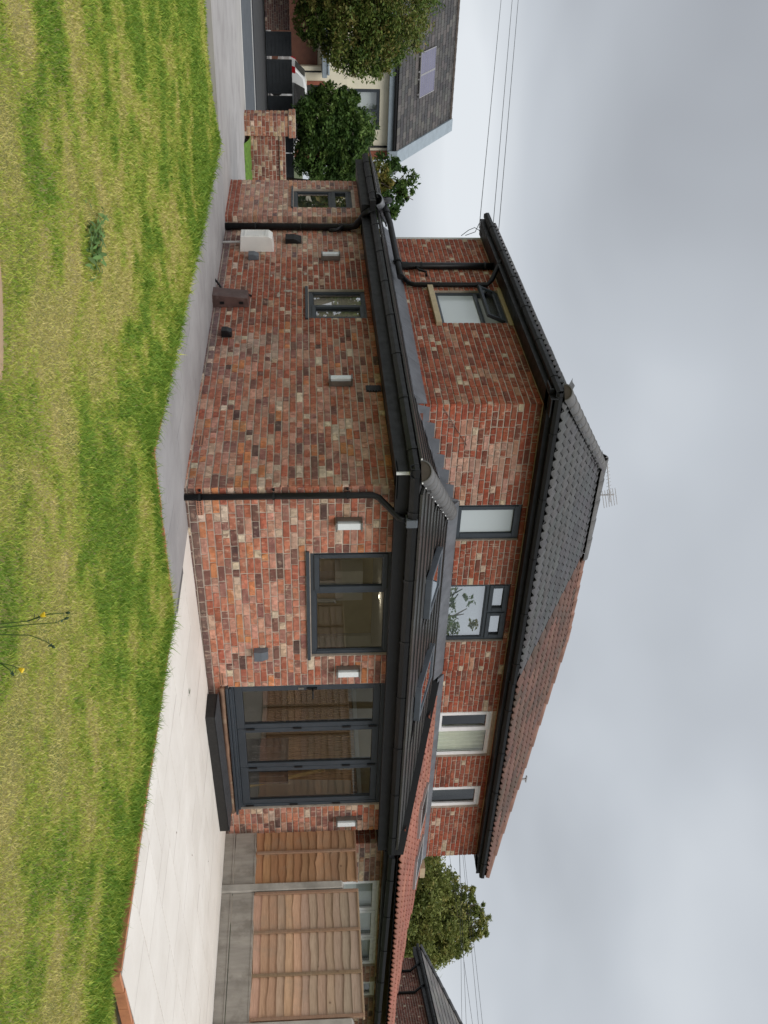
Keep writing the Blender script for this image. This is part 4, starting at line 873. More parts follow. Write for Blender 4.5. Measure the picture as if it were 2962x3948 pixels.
b = MB(); b.tube([(8.72, 2.81, 5.1), (8.72, 2.81, 5.28)], .02, 8); b.box(8.64, 8.80, 2.79, 2.83, 5.275, 5.295); b.build('vent_pipe', M['alu'], nroof)

# ------------------------------------------------------------------ fixtures on the walls
def wall_light(T, a, z, label):
    root = empty('wall_light', T @ Vector((a, 0, z)), label, 'wall light', 'up-and-down lights along the brick walls')
    b = MB(T); b.box(a - .062, a + .062, -.022, -.009, z, z + .30); b.build('back_plate', M['steel'], root, bevel=.002)
    b = MB(T); b.box(a - .06, a + .06, -.125, -.0225, z + .282, z + .30); b.build('cap', M['steel'], root, bevel=.002)
    b = MB(T); b.box(a - .06, a + .06, -.125, -.0225, z, z + .018); b.build('cap', M['steel'], root, bevel=.002)
    for sg in (-1, 1):
        b = MB(T); b.box(a + sg * .06 - .004, a + sg * .06 + .004, -.085, -.0225, z + .0185, z + .2815); b.build('side_plate', M['steel'], root)
    b = MB(T); b.box(a - .044, a + .044, -.115, -.0225, z + .0185, z + .2815); b.build('diffuser', M['opal'], root, bevel=.005)
wall_light(rear, .47, 1.62, 'steel and white wall light between the corner downpipe and the rear window')
wall_light(rear, 2.80, 1.64, 'steel and white wall light between the rear window and the bifold doors')
wall_light(rear, 5.85, 1.65, 'steel and white wall light between the bifold doors and the timber fence')
wall_light(left, PY - 2.22, 1.60, 'steel and white wall light on the shaded side wall nearest the corner downpipe')
wall_light(left, PY - 6.20, 1.57, 'steel and white wall light on the side wall above the white meter box')
def cowl(T, a, z, w_, h_, dp, mat, name, label, cat):
    root = empty(name, T @ Vector((a, 0, z)), label, cat); b = MB(T)
    b.box(a - w_ / 2, a + w_ / 2, -.02, -.009, z, z + h_); b.build('back_plate', mat, root, bevel=.002)
    b = MB(T); b.add([(a - w_ / 2, -.0205, z), (a + w_ / 2, -.0205, z), (a + w_ / 2, -dp, z), (a - w_ / 2, -dp, z), (a - w_ / 2, -.0205, z + h_), (a + w_ / 2, -.0205, z + h_), (a + w_ * .42, -dp * .75, z + h_), (a - w_ * .42, -dp * .75, z + h_), (a + w_ / 2, -dp, z + h_ * .55), (a - w_ / 2, -dp, z + h_ * .55)],
        [(0, 1, 2, 3), (4, 5, 6, 7), (3, 2, 8, 9), (9, 8, 6, 7), (0, 3, 9, 7, 4), (1, 2, 8, 6, 5)]); b.build('hood', mat, root, bevel=.003)
    return root
cowl(rear, 2.47, .635, .15, .17, .10, M['grey_vent'], 'vent_cowl', 'blue-grey extractor cowl on the rear wall left of the bifold doors', 'vent')
cowl(left, PY - 6.22, .43, .15, .16, .10, M['grey_vent'], 'vent_cowl', 'small grey extractor cowl beside the white meter box', 'vent')
cowl(left, PY - 3.57, .175, .13, .14, .11, M['black'], 'outlet_box', 'small black outlet box low on the side wall', 'box')
cowl(left, PY - 6.93, 1.0, .22, .26, .09, M['black'], 'vent_cowl', 'black square vent beside the dark downpipe near the porch', 'vent')
mb_ = empty('meter_box', (-.1, 6.62, .29), 'white plastic meter box on the side wall next to the porch', 'meter box')
b = MB(left); a0, a1 = PY - 6.78, PY - 6.48
b.add([(a0, -.01, .28), (a1, -.01, .28), (a1, -.26, .30), (a0, -.26, .30), (a0, -.01, .82), (a1, -.01, .82), (a1, -.22, .80), (a0, -.22, .80), (a1, -.26, .74), (a0, -.26, .74)], [(0, 1, 2, 3), (4, 5, 6, 7), (3, 2, 8, 9), (9, 8, 6, 7), (0, 3, 9, 7, 4), (1, 2, 8, 6, 5)]); b.build('body', M['white_box'], mb_, bevel=.006)
b = MB(left); bar(b, a0 + .03, a1 - .03, .36, .70, -.266, -.2605, .012); b.build('door', M['white_box'], mb_)
pipe('supply_pipe', [(-.08, 6.70, -.02), (-.08, 6.70, .2), (-.1, 6.66, .29)], .02, mb_, mat='white_box')
bb = empty('meter_cover', (-.1, 4.6, 0), 'brown plastic cover box standing against the side wall', 'box')
b = MB(left); a0, a1 = PY - 4.72, PY - 4.44; b.hexa([(a0, -.20, -.02), (a1, -.20, -.02), (a1, -.01, -.02), (a0, -.01, -.02), (a0, -.15, .49), (a1, -.15, .49), (a1, -.01, .51), (a0, -.01, .51)]); b.build('body', M['brown_box'], bb, bevel=.006)
for zz in (.10, .37):
    b = MB(left); b.box(a1 - .03, a1 + .006, -.10, -.06, zz, zz + .06); b.build('latch', M['black'], bb)
pipe('cable_duct', [(-.16, 5.1, -.02), (-.10, 5.0, .06), (-.06, 4.86, .12), (-.05, 4.80, .48), (-.02, 4.80, .53)], .016, bb)
def airbrick(T, a, z):
    b = MB(T); b.box(a - .108, a + .108, -.011, .03, z, z + .072); o = b.build('air_brick', M['terracotta'], house, bevel=.002)
    h = MB(T)
    for i in range(9):
        for k in range(2): h.box(a - .09 + i * .0225 - .006, a - .09 + i * .0225 + .006, -.0125, -.0115, z + .014 + k * .030, z + .028 + k * .030)
    h.build('air_hole', M['gasket'], o)
airbrick(rear, .25, .105); airbrick(rear, 2.92, .17); airbrick(left, PY - .93, .07)
b = MB(left); b.box(PY - 2.17, PY - 2.02, -.02, -.009, 2.06, 2.25); o = b.build('wall_vent', M['black'], house)
for i in range(5):
    b = MB(left); b.box(PY - 2.16, PY - 2.03, -.03, -.0205, 2.075 + i * .034, 2.09 + i * .034); b.build('louvre', M['fascia'], o)
# mortar smears on the old side wall
M['smear'] = simple('mortar_smear', (.40, .34, .28, 1), .95, .3, 14, .5)
for (y, z, w_, h_) in ((5.45, 1.00, .16, .05), (5.0, 1.06, .10, .16), (4.85, .92, .22, .05), (5.55, .80, .09, .04), (5.62, 1.32, .10, .06)):
    b = MB(left); n = 14; a = PY - y; ring = [(a + w_ * .5 * math.cos(t) * U(.6, 1.1), -.0125, z + h_ * .5 * math.sin(t) * U(.6, 1.1)) for t in np.linspace(0, 2 * math.pi, n + 1)[:-1]]
    b.add([(a, -.016, z)] + ring, [(0, 1 + i, 1 + (i + 1) % n) for i in range(n)]); b.build('mortar_smear', M['smear'], house, fix=False)

# television aerial on the ridge
ae = empty('television_aerial', (3.51, 4.6, 6.2), 'thin metal television aerial on the roof ridge', 'aerial')
b = MB(); b.tube([(3.51, 4.6, 6.15), (3.50, 4.6, 6.50)], .013, 6); b.build('mast', M['alu'], ae)
b = MB(); b.tube([(3.60, 4.52, 6.43), (2.73, 4.6, 6.24)], .009, 6); b.build('boom', M['alu'], ae)
for i in range(11):
    t = i / 10; p = Vector((3.42, 4.54, 6.39)).lerp(Vector((2.74, 4.6, 6.245)), t); l_ = .11 - .05 * t
    b = MB(); b.tube([p + Vector((l_ * .25, l_ * .6, l_ * .55)), p - Vector((l_ * .25, l_ * .6, l_ * .55))], .005, 5); b.build('director', M['alu'], ae)
for sg in (-1, 1):
    for k in range(3):
        p = Vector((3.52, 4.53, 6.41)) + Vector((.02 * sg, .05 * sg, .09 * sg * .8)) * (k * .8 + .4)
        b = MB(); b.tube([p + Vector((.14, -.05, .03)), p + Vector((-.14, .05, -.03))], .006, 5); b.build('reflector', M['alu'], ae)

# ------------------------------------------------------------------ timber fence with concrete posts
FX = 6.05
fence = empty('fence', (FX, -4, 0.05), 'timber lap panel fence with concrete posts and gravel boards beside the patio', 'fence')
posts = [-0.955] + [-2.84 - 1.885 * i for i in range(6)]
for i, y in enumerate(posts):
    b = MB(); z1 = 1.74 if i == 0 else 1.80; b.hexa([(FX - .065, y - .055, -.05), (FX + .05, y - .055, -.05), (FX + .05, y + .055, -.05), (FX - .065, y + .055, -.05), (FX - .06, y - .052, z1 - .03), (FX + .05, y - .052, z1), (FX + .05, y + .052, z1), (FX - .06, y + .052, z1 - .03)]); b.build('concrete_post', M['concrete'], fence, bevel=.006)
T_TAN = [(.60, .385, .245), (.57, .385, .265), (.65, .42, .275), (.54, .375, .265)]; T_RED = [(.48, .26, .125), (.43, .23, .115), (.52, .29, .15)]
spans = [(-.06, -.90)] + [(posts[i] - .055, posts[i + 1] + .055) for i in range(len(posts) - 1)]
for si, (ya, yb) in enumerate(spans):
    L_ = ya - yb
    for (z0, z1, dx) in ((.05, .215, 0), (.225, .515, .006)):
        b = MB(); b.box(FX - .03 + dx, FX + .02, yb + .003, ya - .003, z0, z1 - .02); b.box(FX - .036 + dx, FX + .02, yb + .003, ya - .003, z1 - .02, z1); b.build('gravel_board', M['gravel_board'], fence, bevel=.003)
    b = MB(); b.box(FX - .012, FX + .025, yb + .01, ya - .01, .525, .565); pn = b.build('fence_panel', M['wood'], fence); pn.color = cj((.27, .17, .10))
    nb = 13; zb, zt = .545, 1.915; pit = (zt - zb) / nb; red = si == 0
    for k in range(nb):
        n = 14; zlo = zb + k * pit - .02; zhi = zb + (k + 1) * pit + .012; vs = []; ph = U(0, 6); a1_, a2_ = U(.002, .012), U(.002, .006); kn = U(.1, .9)
        for i in range(n + 1):
            t = i / n; y = ya - .012 - (L_ - .024) * t
            wv = a1_ * math.sin(ph + t * U(5.5, 6.5)) + a2_ * math.sin(ph * 2 + t * 17) - .012 * math.exp(-((t - kn) / .05) ** 2)
            px_ = FX - .027 - .004 * math.sin(ph + t * 4)
            vs += [(px_, y, zlo + wv), (px_ + .008, y, zlo + wv), (FX - .008, y, zhi), (FX + .001, y, zhi)]
        fs = []
        for i in range(n):
            q = i * 4; fs += [(q, q + 4, q + 6, q + 2), (q, q + 1, q + 5, q + 4), (q + 1, q + 3, q + 7, q + 5)]
        b = MB(); b.add(vs, fs); o = b.build('board', M['wood'], pn); q = cj(random.choice(T_RED if red else T_TAN), .12); wt = min(1, max(0, (k - 4) / 9)) * (.25 if red else .75); o.color = tuple(a_ * (1 - wt) + g_ * wt for a_, g_ in zip(q[:3], (.44, .36, .28))) + (1,)
    nbat = 1 if red else 4
    for i in range(nbat):
        y = ya - .02 - (L_ - .04) * ((.42,) if red else (0.01, .335, .67, .99))[i]; b = MB(); b.hexa([(FX - .058, y - .02, .53), (FX - .03, y - .02, .53), (FX - .03, y + .02, .53), (FX - .058, y + .02, .53), (FX - .050, y - .02, 1.92), (FX - .02, y - .02, 1.92), (FX - .02, y + .02, 1.92), (FX - .050, y + .02, 1.92)]); o = b.build('batten', M['wood'], pn, bevel=.003); o.color = cj((.34, .22, .14))
    b = MB(); b.box(FX - .035, FX + .028, yb + .01, ya - .01, 1.905, 1.93); o = b.build('cap_rail', M['wood'], pn, bevel=.003); o.color = cj((.36, .24, .15) if red else (.42, .31, .20))

# ------------------------------------------------------------------ front wall, gates, street
gp = empty('gate_pillar', (.27, 14.6, 0), 'square brick gate pillar with corbelled cap by the pavement', 'pillar')
lay('pillar_face', gp, (.06, 14.4), (1, 0), .43, -.05, .97, [], P_PILLAR, M['mortar'], headers=.4)
lay('pillar_face', gp, (.06, 14.83), (0, -1), .43, -.05, .97, [], P_PILLAR, M['mortar'], headers=.4)
b = MB(); b.box(.15, .49, 14.5, 14.83, -.05, .97); b.build('core', M['mortar'], gp)
lay('pillar_cap', gp, (.03, 14.37), (1, 0), .49, .975, 1.13, [], P_PILLAR, M['mortar'], headers=.4)
lay('pillar_cap', gp, (.03, 14.86), (0, -1), .49, .975, 1.13, [], P_PILLAR, M['mortar'], headers=.4)
b = MB(); b.box(.12, .52, 14.46, 14.86, .98, 1.132); b.build('cap_top', M['mortar'], gp)
fwall = empty('garden_wall', (1.6, 14.5, 0), 'low brick front garden wall running from the gate pillar', 'wall')
lay('wall_face', fwall, (.50, 14.5), (1, 0), 2.6, .0, .75, [], [((.24, .085, .06), 40), ((.30, .11, .07), 24), ((.45, .33, .22), 12), ((.15, .06, .05), 16)], M['mortar'], headers=.3)
lay('wall_coping', fwall, (.50, 14.46), (1, 0), 2.6, .755, .89, [], P_PILLAR, M['mortar'], course=.07, headers=.9)
b = MB(); b.box(.5, 3.1, 14.62, 14.8, 0, .88); b.build('core', M['mortar'], fwall)
b = MB(); n = 24; vs = []
for i in range(n + 1):
    x = .5 + 2.4 * i / n
    for j, (yy, zz) in enumerate(((13.85, -.01), (13.98, .05), (14.2, .085), (14.49, .10))): vs.append((x, yy + U(-.02, .02), zz + U(-.015, .015)))
fs = [(i * 4 + j, (i + 1) * 4 + j, (i + 1) * 4 + j + 1, i * 4 + j + 1) for i in range(n) for j in range(3)]
b.add(vs, fs); tag(b.build('verge', simple('verge_grass', (.10, .19, .025, 1), 1, .35, 18, .8), smooth=True, fix=False), kind='structure')

def gate(x0, x1, y, z0, z1, label, boards=6):
    g = empty('gate', ((x0 + x1) / 2, y, z0), label, 'gate', 'dark grey gates along the far pavement'); b = MB(); bar(b, x0, x1, z0, z1, y, y + .05, .06); b.build('frame', M['gate'], g)
    h_ = (z1 - z0 - .12) / boards
    for k in range(boards):
        b = MB(); b.box(x0 + .06, x1 - .06, y + .012, y + .035, z0 + .06 + k * h_ + .006, z0 + .06 + (k + 1) * h_ - .006); b.build('board', M['gate'], g)
    b = MB(); b.box(x0 + .05, x1 - .05, y + .036, y + .04, z0 + .05, z1 - .05); b.build('backing', M['gate'], g)
for i, (a, c, lab) in enumerate(((1.60, 2.44, 'narrow dark grey gate nearest the far brick wall'), (2.55, 3.76, 'wide dark grey gate in front of the white car'), (3.84, 4.75, 'dark grey gate just left of the hedge bush'), (4.85, 5.95, 'dark grey gate below the hedge bush'), (6.0, 7.4, 'dark grey gate beside the porch edge'))):
    gate(a, c, 31., -.05, .89, lab)
fb = empty('boundary_wall', (0, 31, 0), 'low reddish brick wall under the big street tree', 'wall'); lay('wall_face', fb, (-4, 31.0), (1, 0), 5.55, -.05, .84, [], [((.20, .11, .095), 50), ((.25, .13, .10), 30), ((.15, .09, .085), 20)], M['mortar'])

# white car behind the gates
car = empty('car', (5.3, 33.5, -.05), 'white hatchback car parked behind the grey gates', 'car')
def car_body():
    prof = [(3.15, .42), (3.12, .80), (3.22, 1.02), (3.62, 1.40), (4.0, 1.49), (4.9, 1.50), (5.5, 1.38), (6.15, 1.00), (7.05, .88), (7.38, .70), (7.40, .40), (6.9, .25), (3.6, .25)]
    vs = []; fs = []; n = len(prof); secs = [(-.86, .93), (-.90, 1.0), (-.55, 1.0), (.55, 1.0), (.90, 1.0), (.86, .93)]
    for (yy, sc_) in ((-.88, 0), (-.72, 1), (.72, 1), (.88, 0)):
        for (x, z) in prof:
            ins = (z - .95) * .35 if z > .95 else 0
            y_ = math.copysign(abs(yy) - ins * (1 if abs(yy) > .8 else .9), yy); xx = 5.25 + (x - 5.25) * (1 if sc_ else .985); zz = z if sc_ else (.87 + (z - .87) * .93)
            vs.append((xx, 33.5 + y_, zz - .05))
    for s in range(3):
        for i in range(n): j = (i + 1) % n; fs.append((s * n + i, s * n + j, (s + 1) * n + j, (s + 1) * n + i))
    fs += [tuple(range(n)), tuple(range(3 * n, 4 * n))[::-1]]
    b = MB(); b.add(vs, fs); return b
cb = car_body().build('body', M['car_paint'], car, bevel=.03); 
b = MB(); b.add([(3.23, 33.0, 1.00), (3.58, 32.95, 1.36), (3.58, 34.05, 1.36), (3.23, 34.0, 1.00)], [(0, 1, 2, 3)]); b.add([(3.26, 33.0, 1.02), (3.60, 32.95, 1.37), (3.60, 34.05, 1.37), (3.26, 34.0, 1.02)], [(0, 1, 2, 3)]); b.build('rear_window', M['black'], car)
b = MB(); b.hexa([(3.75, 32.60, .95), (6.0, 32.60, .95), (6.0, 32.66, .95), (3.75, 32.66, .95), (4.0, 32.75, 1.36), (5.45, 32.75, 1.30), (5.45, 32.80, 1.30), (4.0, 32.80, 1.36)]); b.build('side_window', M['black'], car)
for sg in (-1, 1):
    b = MB(); b.hexa([(3.10, 33.5 + sg * .80 - .06, .72), (3.35, 33.5 + sg * .80 - .06, .74), (3.35, 33.5 + sg * .80 + .08, .74), (3.10, 33.5 + sg * .80 + .06, .72), (3.20, 33.5 + sg * .78 - .08, 1.0), (3.42, 33.5 + sg * .78 - .08, 1.0), (3.42, 33.5 + sg * .78 + .06, 1.0), (3.20, 33.5 + sg * .78 + .05, 1.0)]); b.build('tail_light', M['red_lamp'], car, bevel=.01)
for wx in (3.95, 6.45):
    for sg in (-1, 1):
        b = MB(); b.tube([(wx, 33.5 + sg * .70, .25), (wx, 33.5 + sg * .89, .25)], .30, 20); wh = b.build('wheel', M['tyre'], car); b = MB(); b.tube([(wx, 33.5 + sg * .88, .25), (wx, 33.5 + sg * .895, .25)], .19, 16); b.build('rim', M['alu'], wh)
b = MB(); b.box(3.05, 3.2, 32.8, 34.2, .32, .5); b.build('bumper', M['car_paint'], car, bevel=.03)

# cream house across the road
ch = empty('house', (3, 40, 0), 'cream rendered house with dark slate roof across the road', 'house')
CY = 38.0
def cwin(x0, x1, z0, z1): return (x0 + 12, x1 + 12, z0, z1)
ops = [cwin(3.28, 4.26, 3.12, 4.68), cwin(5.25, 7.02, 3.22, 4.72)]
cT = wallT((-12, CY), (1, 0)); mortar_wall('wall', ch, cT, 19.95, 0, 5.45, ops, M['render'], .2)
for o_, lt in zip(ops, ([(0, .5, 0, 1, True), (.5, 1, 0, 1, False)], [(0, .55, 0, 1, True), (.55, 1, 0, 1, False)])): window(ch, cT, *o_, lt, M['frame'], M['glass'], fw=.10, backing=.25, backmat=M['frost'])
b = MB(); b.box(7.96, 8.32, CY - .05, CY + 8.5, 0, 5.75); b.build('corner_pier', M['redbrick_plain'], ch)
b = MB(); b.box(-12, 7.95, CY + 8.3, CY + 8.5, 0, 5.4); b.build('wall', M['render'], ch)
cs = Vector((0, 43 - 37.6, 8.65 - 5.5)); b = MB(); b.add([(-12.3, 37.6, 5.46), (8.2, 37.6, 5.46), (8.2, 43, 8.61), (-12.3, 43, 8.61), (8.2, 48.4, 5.46), (-12.3, 48.4, 5.46)], [(0, 1, 2, 3), (3, 2, 4, 5)]); crf = b.build('roof', M['underlay'], ch, fix=False)
tiles(crf, ch, 'slate', 'tile_up', (-.2, 37.58, 5.5), (1, 0, 0), cs, 25, int(cs.length / .335) + 1, .335, .335, lambda x, y: x < 7.98 and y < 43.05, g_slate, True)
half_round('ridge_tile', (0, 43, 8.66), (8.2, 43, 8.66), .12, 18, M['cap_mortar'], crf)
for (p0, p1) in (((8.15, 37.5, 5.42), (8.15, 43, 8.66)), ((8.15, 48.4, 5.42), (8.15, 43, 8.66))):
    b = MB(); b.extrude([(-.32, -.28), (.28, -.28), (.28, .14), (-.32, .14)], p0, p1, (1, 0, 0), (0, 0, 1)); b.build('barge_board', M['pvc_grey'], crf)
b = MB(); b.add([(7.96, 37.9, 5.4), (7.96, 43, 8.4), (7.96, 48, 5.4)], [(0, 1, 2)]); b.build('gable', M['render'], ch)
eaves(ch, (-12, CY, 0), (8.15, CY, 0), (0, -1, 0), .35, 5.12, 5.34, 5.46, .13, .12, mat='pvc_grey', unions=4)
pipe('downpipe', [(7.75, CY - .08, 0), (7.75, CY - .08, 5.1)], .05, ch)
# garage and entrance canopy
b = MB(); b.box(1.2, 4.28, CY - .06, CY - .01, -.05, 1.93); b.build('garage_door', M['garage'], ch)
b = MB(); b.box(4.28, 4.45, CY - .35, CY - .01, -.05, 2.1); b.build('pier', M['render'], ch)
b = MB(); b.box(.9, 4.62, CY - .9, CY - .001, 2.12, 2.34); b.box(.85, 4.50, CY - .95, CY - .002, 2.345, 2.44); b.build('canopy', M['pvc_grey'], ch, bevel=.02)
pipe('downpipe', [(4.55, CY - .08, 0), (4.55, CY - .08, 2.1)], .04, ch)
b = MB(); b.box(4.95, 5.10, CY - .12, CY - .01, 0, 2.25); b.box(5.10, 6.3, CY - .12, CY - .01, 2.10, 2.25); b.box(6.3, 6.45, CY - .12, CY - .01, 0, 2.25); b.build('door_surround', M['redbrick_plain'], ch)
b = MB(); b.box(5.10, 6.3, CY - .06, CY - .01, 0, 2.1); b.build('front_door', M['dark_room'], ch)
# solar panels on the slates
zc_ = lambda y: 5.5 + (8.65 - 5.5) * (y - 37.6) / 5.4
for (xa, xb, lab) in ((4.02, 4.93, 'left solar panel on the slate roof, partly behind the tree'), (5.0, 5.92, 'right solar panel on the slate roof, clear of the tree')):
    sp_ = empty('solar_panel', (xa, 39.5, zc_(39.5)), lab, 'solar panel', 'solar panels on the slate roof')
    s = cs.normalized(); n_ = Vector((0, -s.z, s.y)); O = Vector((xa, 39.35, zc_(39.35) + .10)); T = Matrix(((1, s.x, n_.x, O.x), (0, s.y, n_.y, O.y), (0, s.z, n_.z, O.z), (0, 0, 0, 1)))
    b = MB(T); b.box(0, xb - xa, 0, 1.62, 0, .03); b.build('cells', M['solar'], sp_); b = MB(T); 
    for q in ((0, xb - xa, -.03, 0), (0, xb - xa, 1.62, 1.65)): b.box(q[0] - .03, q[1] + .03, q[2], q[3], -.01, .045)
    b.box(-.03, 0, 0, 1.62, -.01, .045); b.box(xb - xa, xb - xa + .03, 0, 1.62, -.01, .045); b.build('frame', M['alu'], sp_)
    b = MB(T); 
    for k in range(1, 6): b.box(.0, xb - xa, k * .27 - .006, k * .27 + .006, .031, .033)
    b.build('grid_line', M['alu'], sp_); b = MB(T); b.box(.1, .16, -.1, 1.7, -.09, -.011); b.box(xb - xa - .16, xb - xa - .1, -.1, 1.7, -.09, -.011); b.build('rail', M['alu'], sp_)
sd_ = empty('satellite_dish', (8.5, 37.6, 5.3), 'small grey satellite dish at the corner of the cream house', 'satellite dish')
b = MB(); vs = []; nseg = 18
for r_ in (0.02, .14, .24, .30):
    for k in range(nseg): t = 2 * math.pi * k / nseg; vs.append((8.62 + r_ * math.cos(t) * .8, 37.45 - r_ * math.cos(t) * .5 - (.09 - r_ * r_), 5.30 + r_ * math.sin(t)))
fs = [(i * nseg + k, i * nseg + (k + 1) % nseg, (i + 1) * nseg + (k + 1) % nseg, (i + 1) * nseg + k) for i in range(3) for k in range(nseg)]
b.add(vs, fs); b.build('dish', M['grey_vent'], sd_, smooth=True, fix=False); b = MB(); b.tube([(8.62, 37.4, 5.3), (8.35, 37.95, 5.2)], .02, 6); b.tube([(8.6, 37.4, 5.05), (8.55, 37.05, 5.25)], .012, 6); b.build('arm', M['alu'], sd_)

# far brick house on the right
fh = empty('house', (30, 9, 0), 'distant brick house with grey tiled roof behind the right-hand tree', 'house')
P1 = Vector((31.9, 12.25, 0)); eh = Vector((-.566, -.825, 0)); inh = Vector((.825, -.566, 0))
lay('brick_wall', fh, (P1.x, P1.y), (eh.x, eh.y), 9, 0, 5.4, [], P_FAR, M['mortar'], course=.09, blen=.24, only=lambda c, z: z > 3.4)
b = MB(wallT((P1.x, P1.y), (eh.x, eh.y))); b.box(0, 9, .1, .2, 0, 5.4); b.box(0, .1, .2, 6, 0, 5.4); b.build('inner_wall', M['plaster'], fh)
q0 = P1 - eh * .3 - inh * .3; q1 = P1 + eh * 9.3 - inh * .3; zf_ = 5.5; rr0 = P1 + eh * 3.4 + inh * 3.2; rr1 = P1 + eh * 9.3 + inh * 3.2; q3 = P1 - eh * .3 + inh * 6.7; q4 = P1 + eh * 9.3 + inh * 6.7
b = MB(); b.add([(q0.x, q0.y, zf_), (q1.x, q1.y, zf_), (rr1.x, rr1.y, 7.7), (rr0.x, rr0.y, 7.7), (q3.x, q3.y, zf_), (q4.x, q4.y, zf_)], [(0, 1, 2, 3), (0, 3, 4), (4, 3, 2, 5)]); frf = b.build('roof', M['underlay'], fh, fix=False)
sh_ = (inh * 3.5 + Vector((0, 0, 2.2))); 
def keep_far(x, y):
    v = Vector((x, y, 0)) - q0; a = v.dot(eh); c_ = v.dot(inh); return a > c_ * (3.7 / 3.5) + .1 and c_ < 3.5
tiles(frf, fh, 'slate', 'tile_up', q0 + Vector((0, 0, zf_ + .03)), eh, sh_, 29, 13, .33, .33, keep_far, lambda: cj(random.choice([(.16, .15, .14), (.13, .12, .115), (.19, .175, .16)])), True)
half_round('ridge_tile', q0 + Vector((0, 0, zf_ + .05)), rr0 + Vector((0, 0, 7.75)), .12, 12, M['ridge'], frf)
eaves(fh, P1 - eh * .3, P1 + eh * 9.3, -inh, .3, 5.25, 5.42, 5.48, .12, .1)
for t in (1.15, 2.75):
    q = P1 + eh * t - inh * .06; pipe('downpipe', [(q.x, q.y, 3), (q.x, q.y, 5.0), (q.x - inh.x * .3, q.y - inh.y * .3, 5.35)], .05, fh)
b = MB(); q = P1 + eh * 2.2 + inh * .55; b.tube([(q.x, q.y, 5.95), (q.x + inh.x * 1.0, q.y + inh.y * 1.0, 6.62)], .07, 8); b.build('roof_bar', M['black'], frf)

# buildings beyond the fence that the rear glazing mirrors
def plain_house(O, d, L_, dep, zt, ridge, wins, wmat, rmat, fmat, label):
    h = empty('house', (O[0], O[1], 0), label, 'house'); T = wallT(O, d); mortar_wall('wall', h, T, L_, 0, zt, wins, wmat, .2)
    for q in wins: window(h, T, *q, [(0, .5, 0, 1, True), (.5, 1, 0, 1, False)], fmat, M['glass'], fw=.08, backing=.05, backmat=M['dark_room'])
    b = MB(T); b.box(0, .2, .2, dep, 0, zt); b.box(L_ - .2, L_, .2, dep, 0, zt); b.box(.2, L_ - .2, dep - .2, dep, 0, zt); b.build('wall', wmat, h)
    b = MB(T); b.add([(-.3, -.3, zt - .05), (L_ + .3, -.3, zt - .05), (L_ + .3, dep / 2, ridge), (-.3, dep / 2, ridge), (L_ + .3, dep + .3, zt - .05), (-.3, dep + .3, zt - .05)], [(0, 1, 2, 3), (3, 2, 4, 5), (0, 3, 5), (1, 4, 2)]); b.build('roof', rmat, h, fix=False)
plain_house((26.6, -6.4), (-.66, -.75), 16, 8, 5.0, 6.0, [(2, 3.4, 2.7, 3.9), (4.6, 5.8, 2.7, 3.9), (7.0, 8.6, 2.7, 3.9), (11.5, 12.8, 2.7, 3.9), (2.2, 4, .9, 2.1), (9, 11, .9, 2.1)], simple('white_render', (.82, .82, .80, 1), .9, .04, 3, .1), M['ridge_old'], M['frame'], 'white rendered house mirrored in the bifold doors')
plain_house((17.2, -14.5), (-.74, -.67), 9, 6, 4.0, 5.0, [(2.0, 3.2, 1.2, 2.3), (6.0, 7.2, 1.2, 2.3)], simple('tan_render', (.46, .37, .24, 1), .9, .1, 2, .2), M['ridge_old'], M['white_frame'], 'tan rendered building mirrored in the rear window')

# ------------------------------------------------------------------ overhead cables
def cable(P, Q, ext0, ext1, r, lab, grp, sag=.15):
    P, Q = Vector(P), Vector(Q); d = Q - P; A, B_ = P - d * ext0, Q + d * ext1; pts = []
    for i in range(15):
        t = i / 14; p = A.lerp(B_, t); p.z -= sag * 4 * t * (1 - t) * .2; pts.append(p)
    b = MB(); b.tube(pts, r, 5); tag(b.build('overhead_cable', M['cable'], smooth=True), lab, 'cable', grp)
for P, Q, lab in (((-1.1247, 22, 6.904), (.404, 9.0, 4.548), 'lowest overhead cable above the street on the left'), ((-1.1317, 22, 7.220), (.776, 9, 4.81), 'middle overhead cable above the street on the left'), ((-1.1355, 22, 7.392), (.865, 9, 4.925), 'highest overhead cable above the street on the left')):
    cable(P, Q, .8, .02, .0065, lab, 'overhead cables on the left', 0)
cab_r = [((36, 14.42, 7.772), (36, 11.498, 7.432)), ((36, 14.676, 7.918), (36, 11.488, 7.616)), ((36, 14.097, 7.883), (36, 11.475, 7.880)), ((36, 14.6, 8.288), (36, 11.462, 8.131)), ((36, 14.535, 8.42), (36, 11.453, 8.303))]
for (P, Q), n_ in zip(cab_r, ('lowest', 'second lowest', 'slanting middle', 'second highest', 'highest')):
    cable(P, Q, 2.5, 2.5, .008, n_ + ' of the overhead cables at the far right', 'overhead cables on the right', 0)

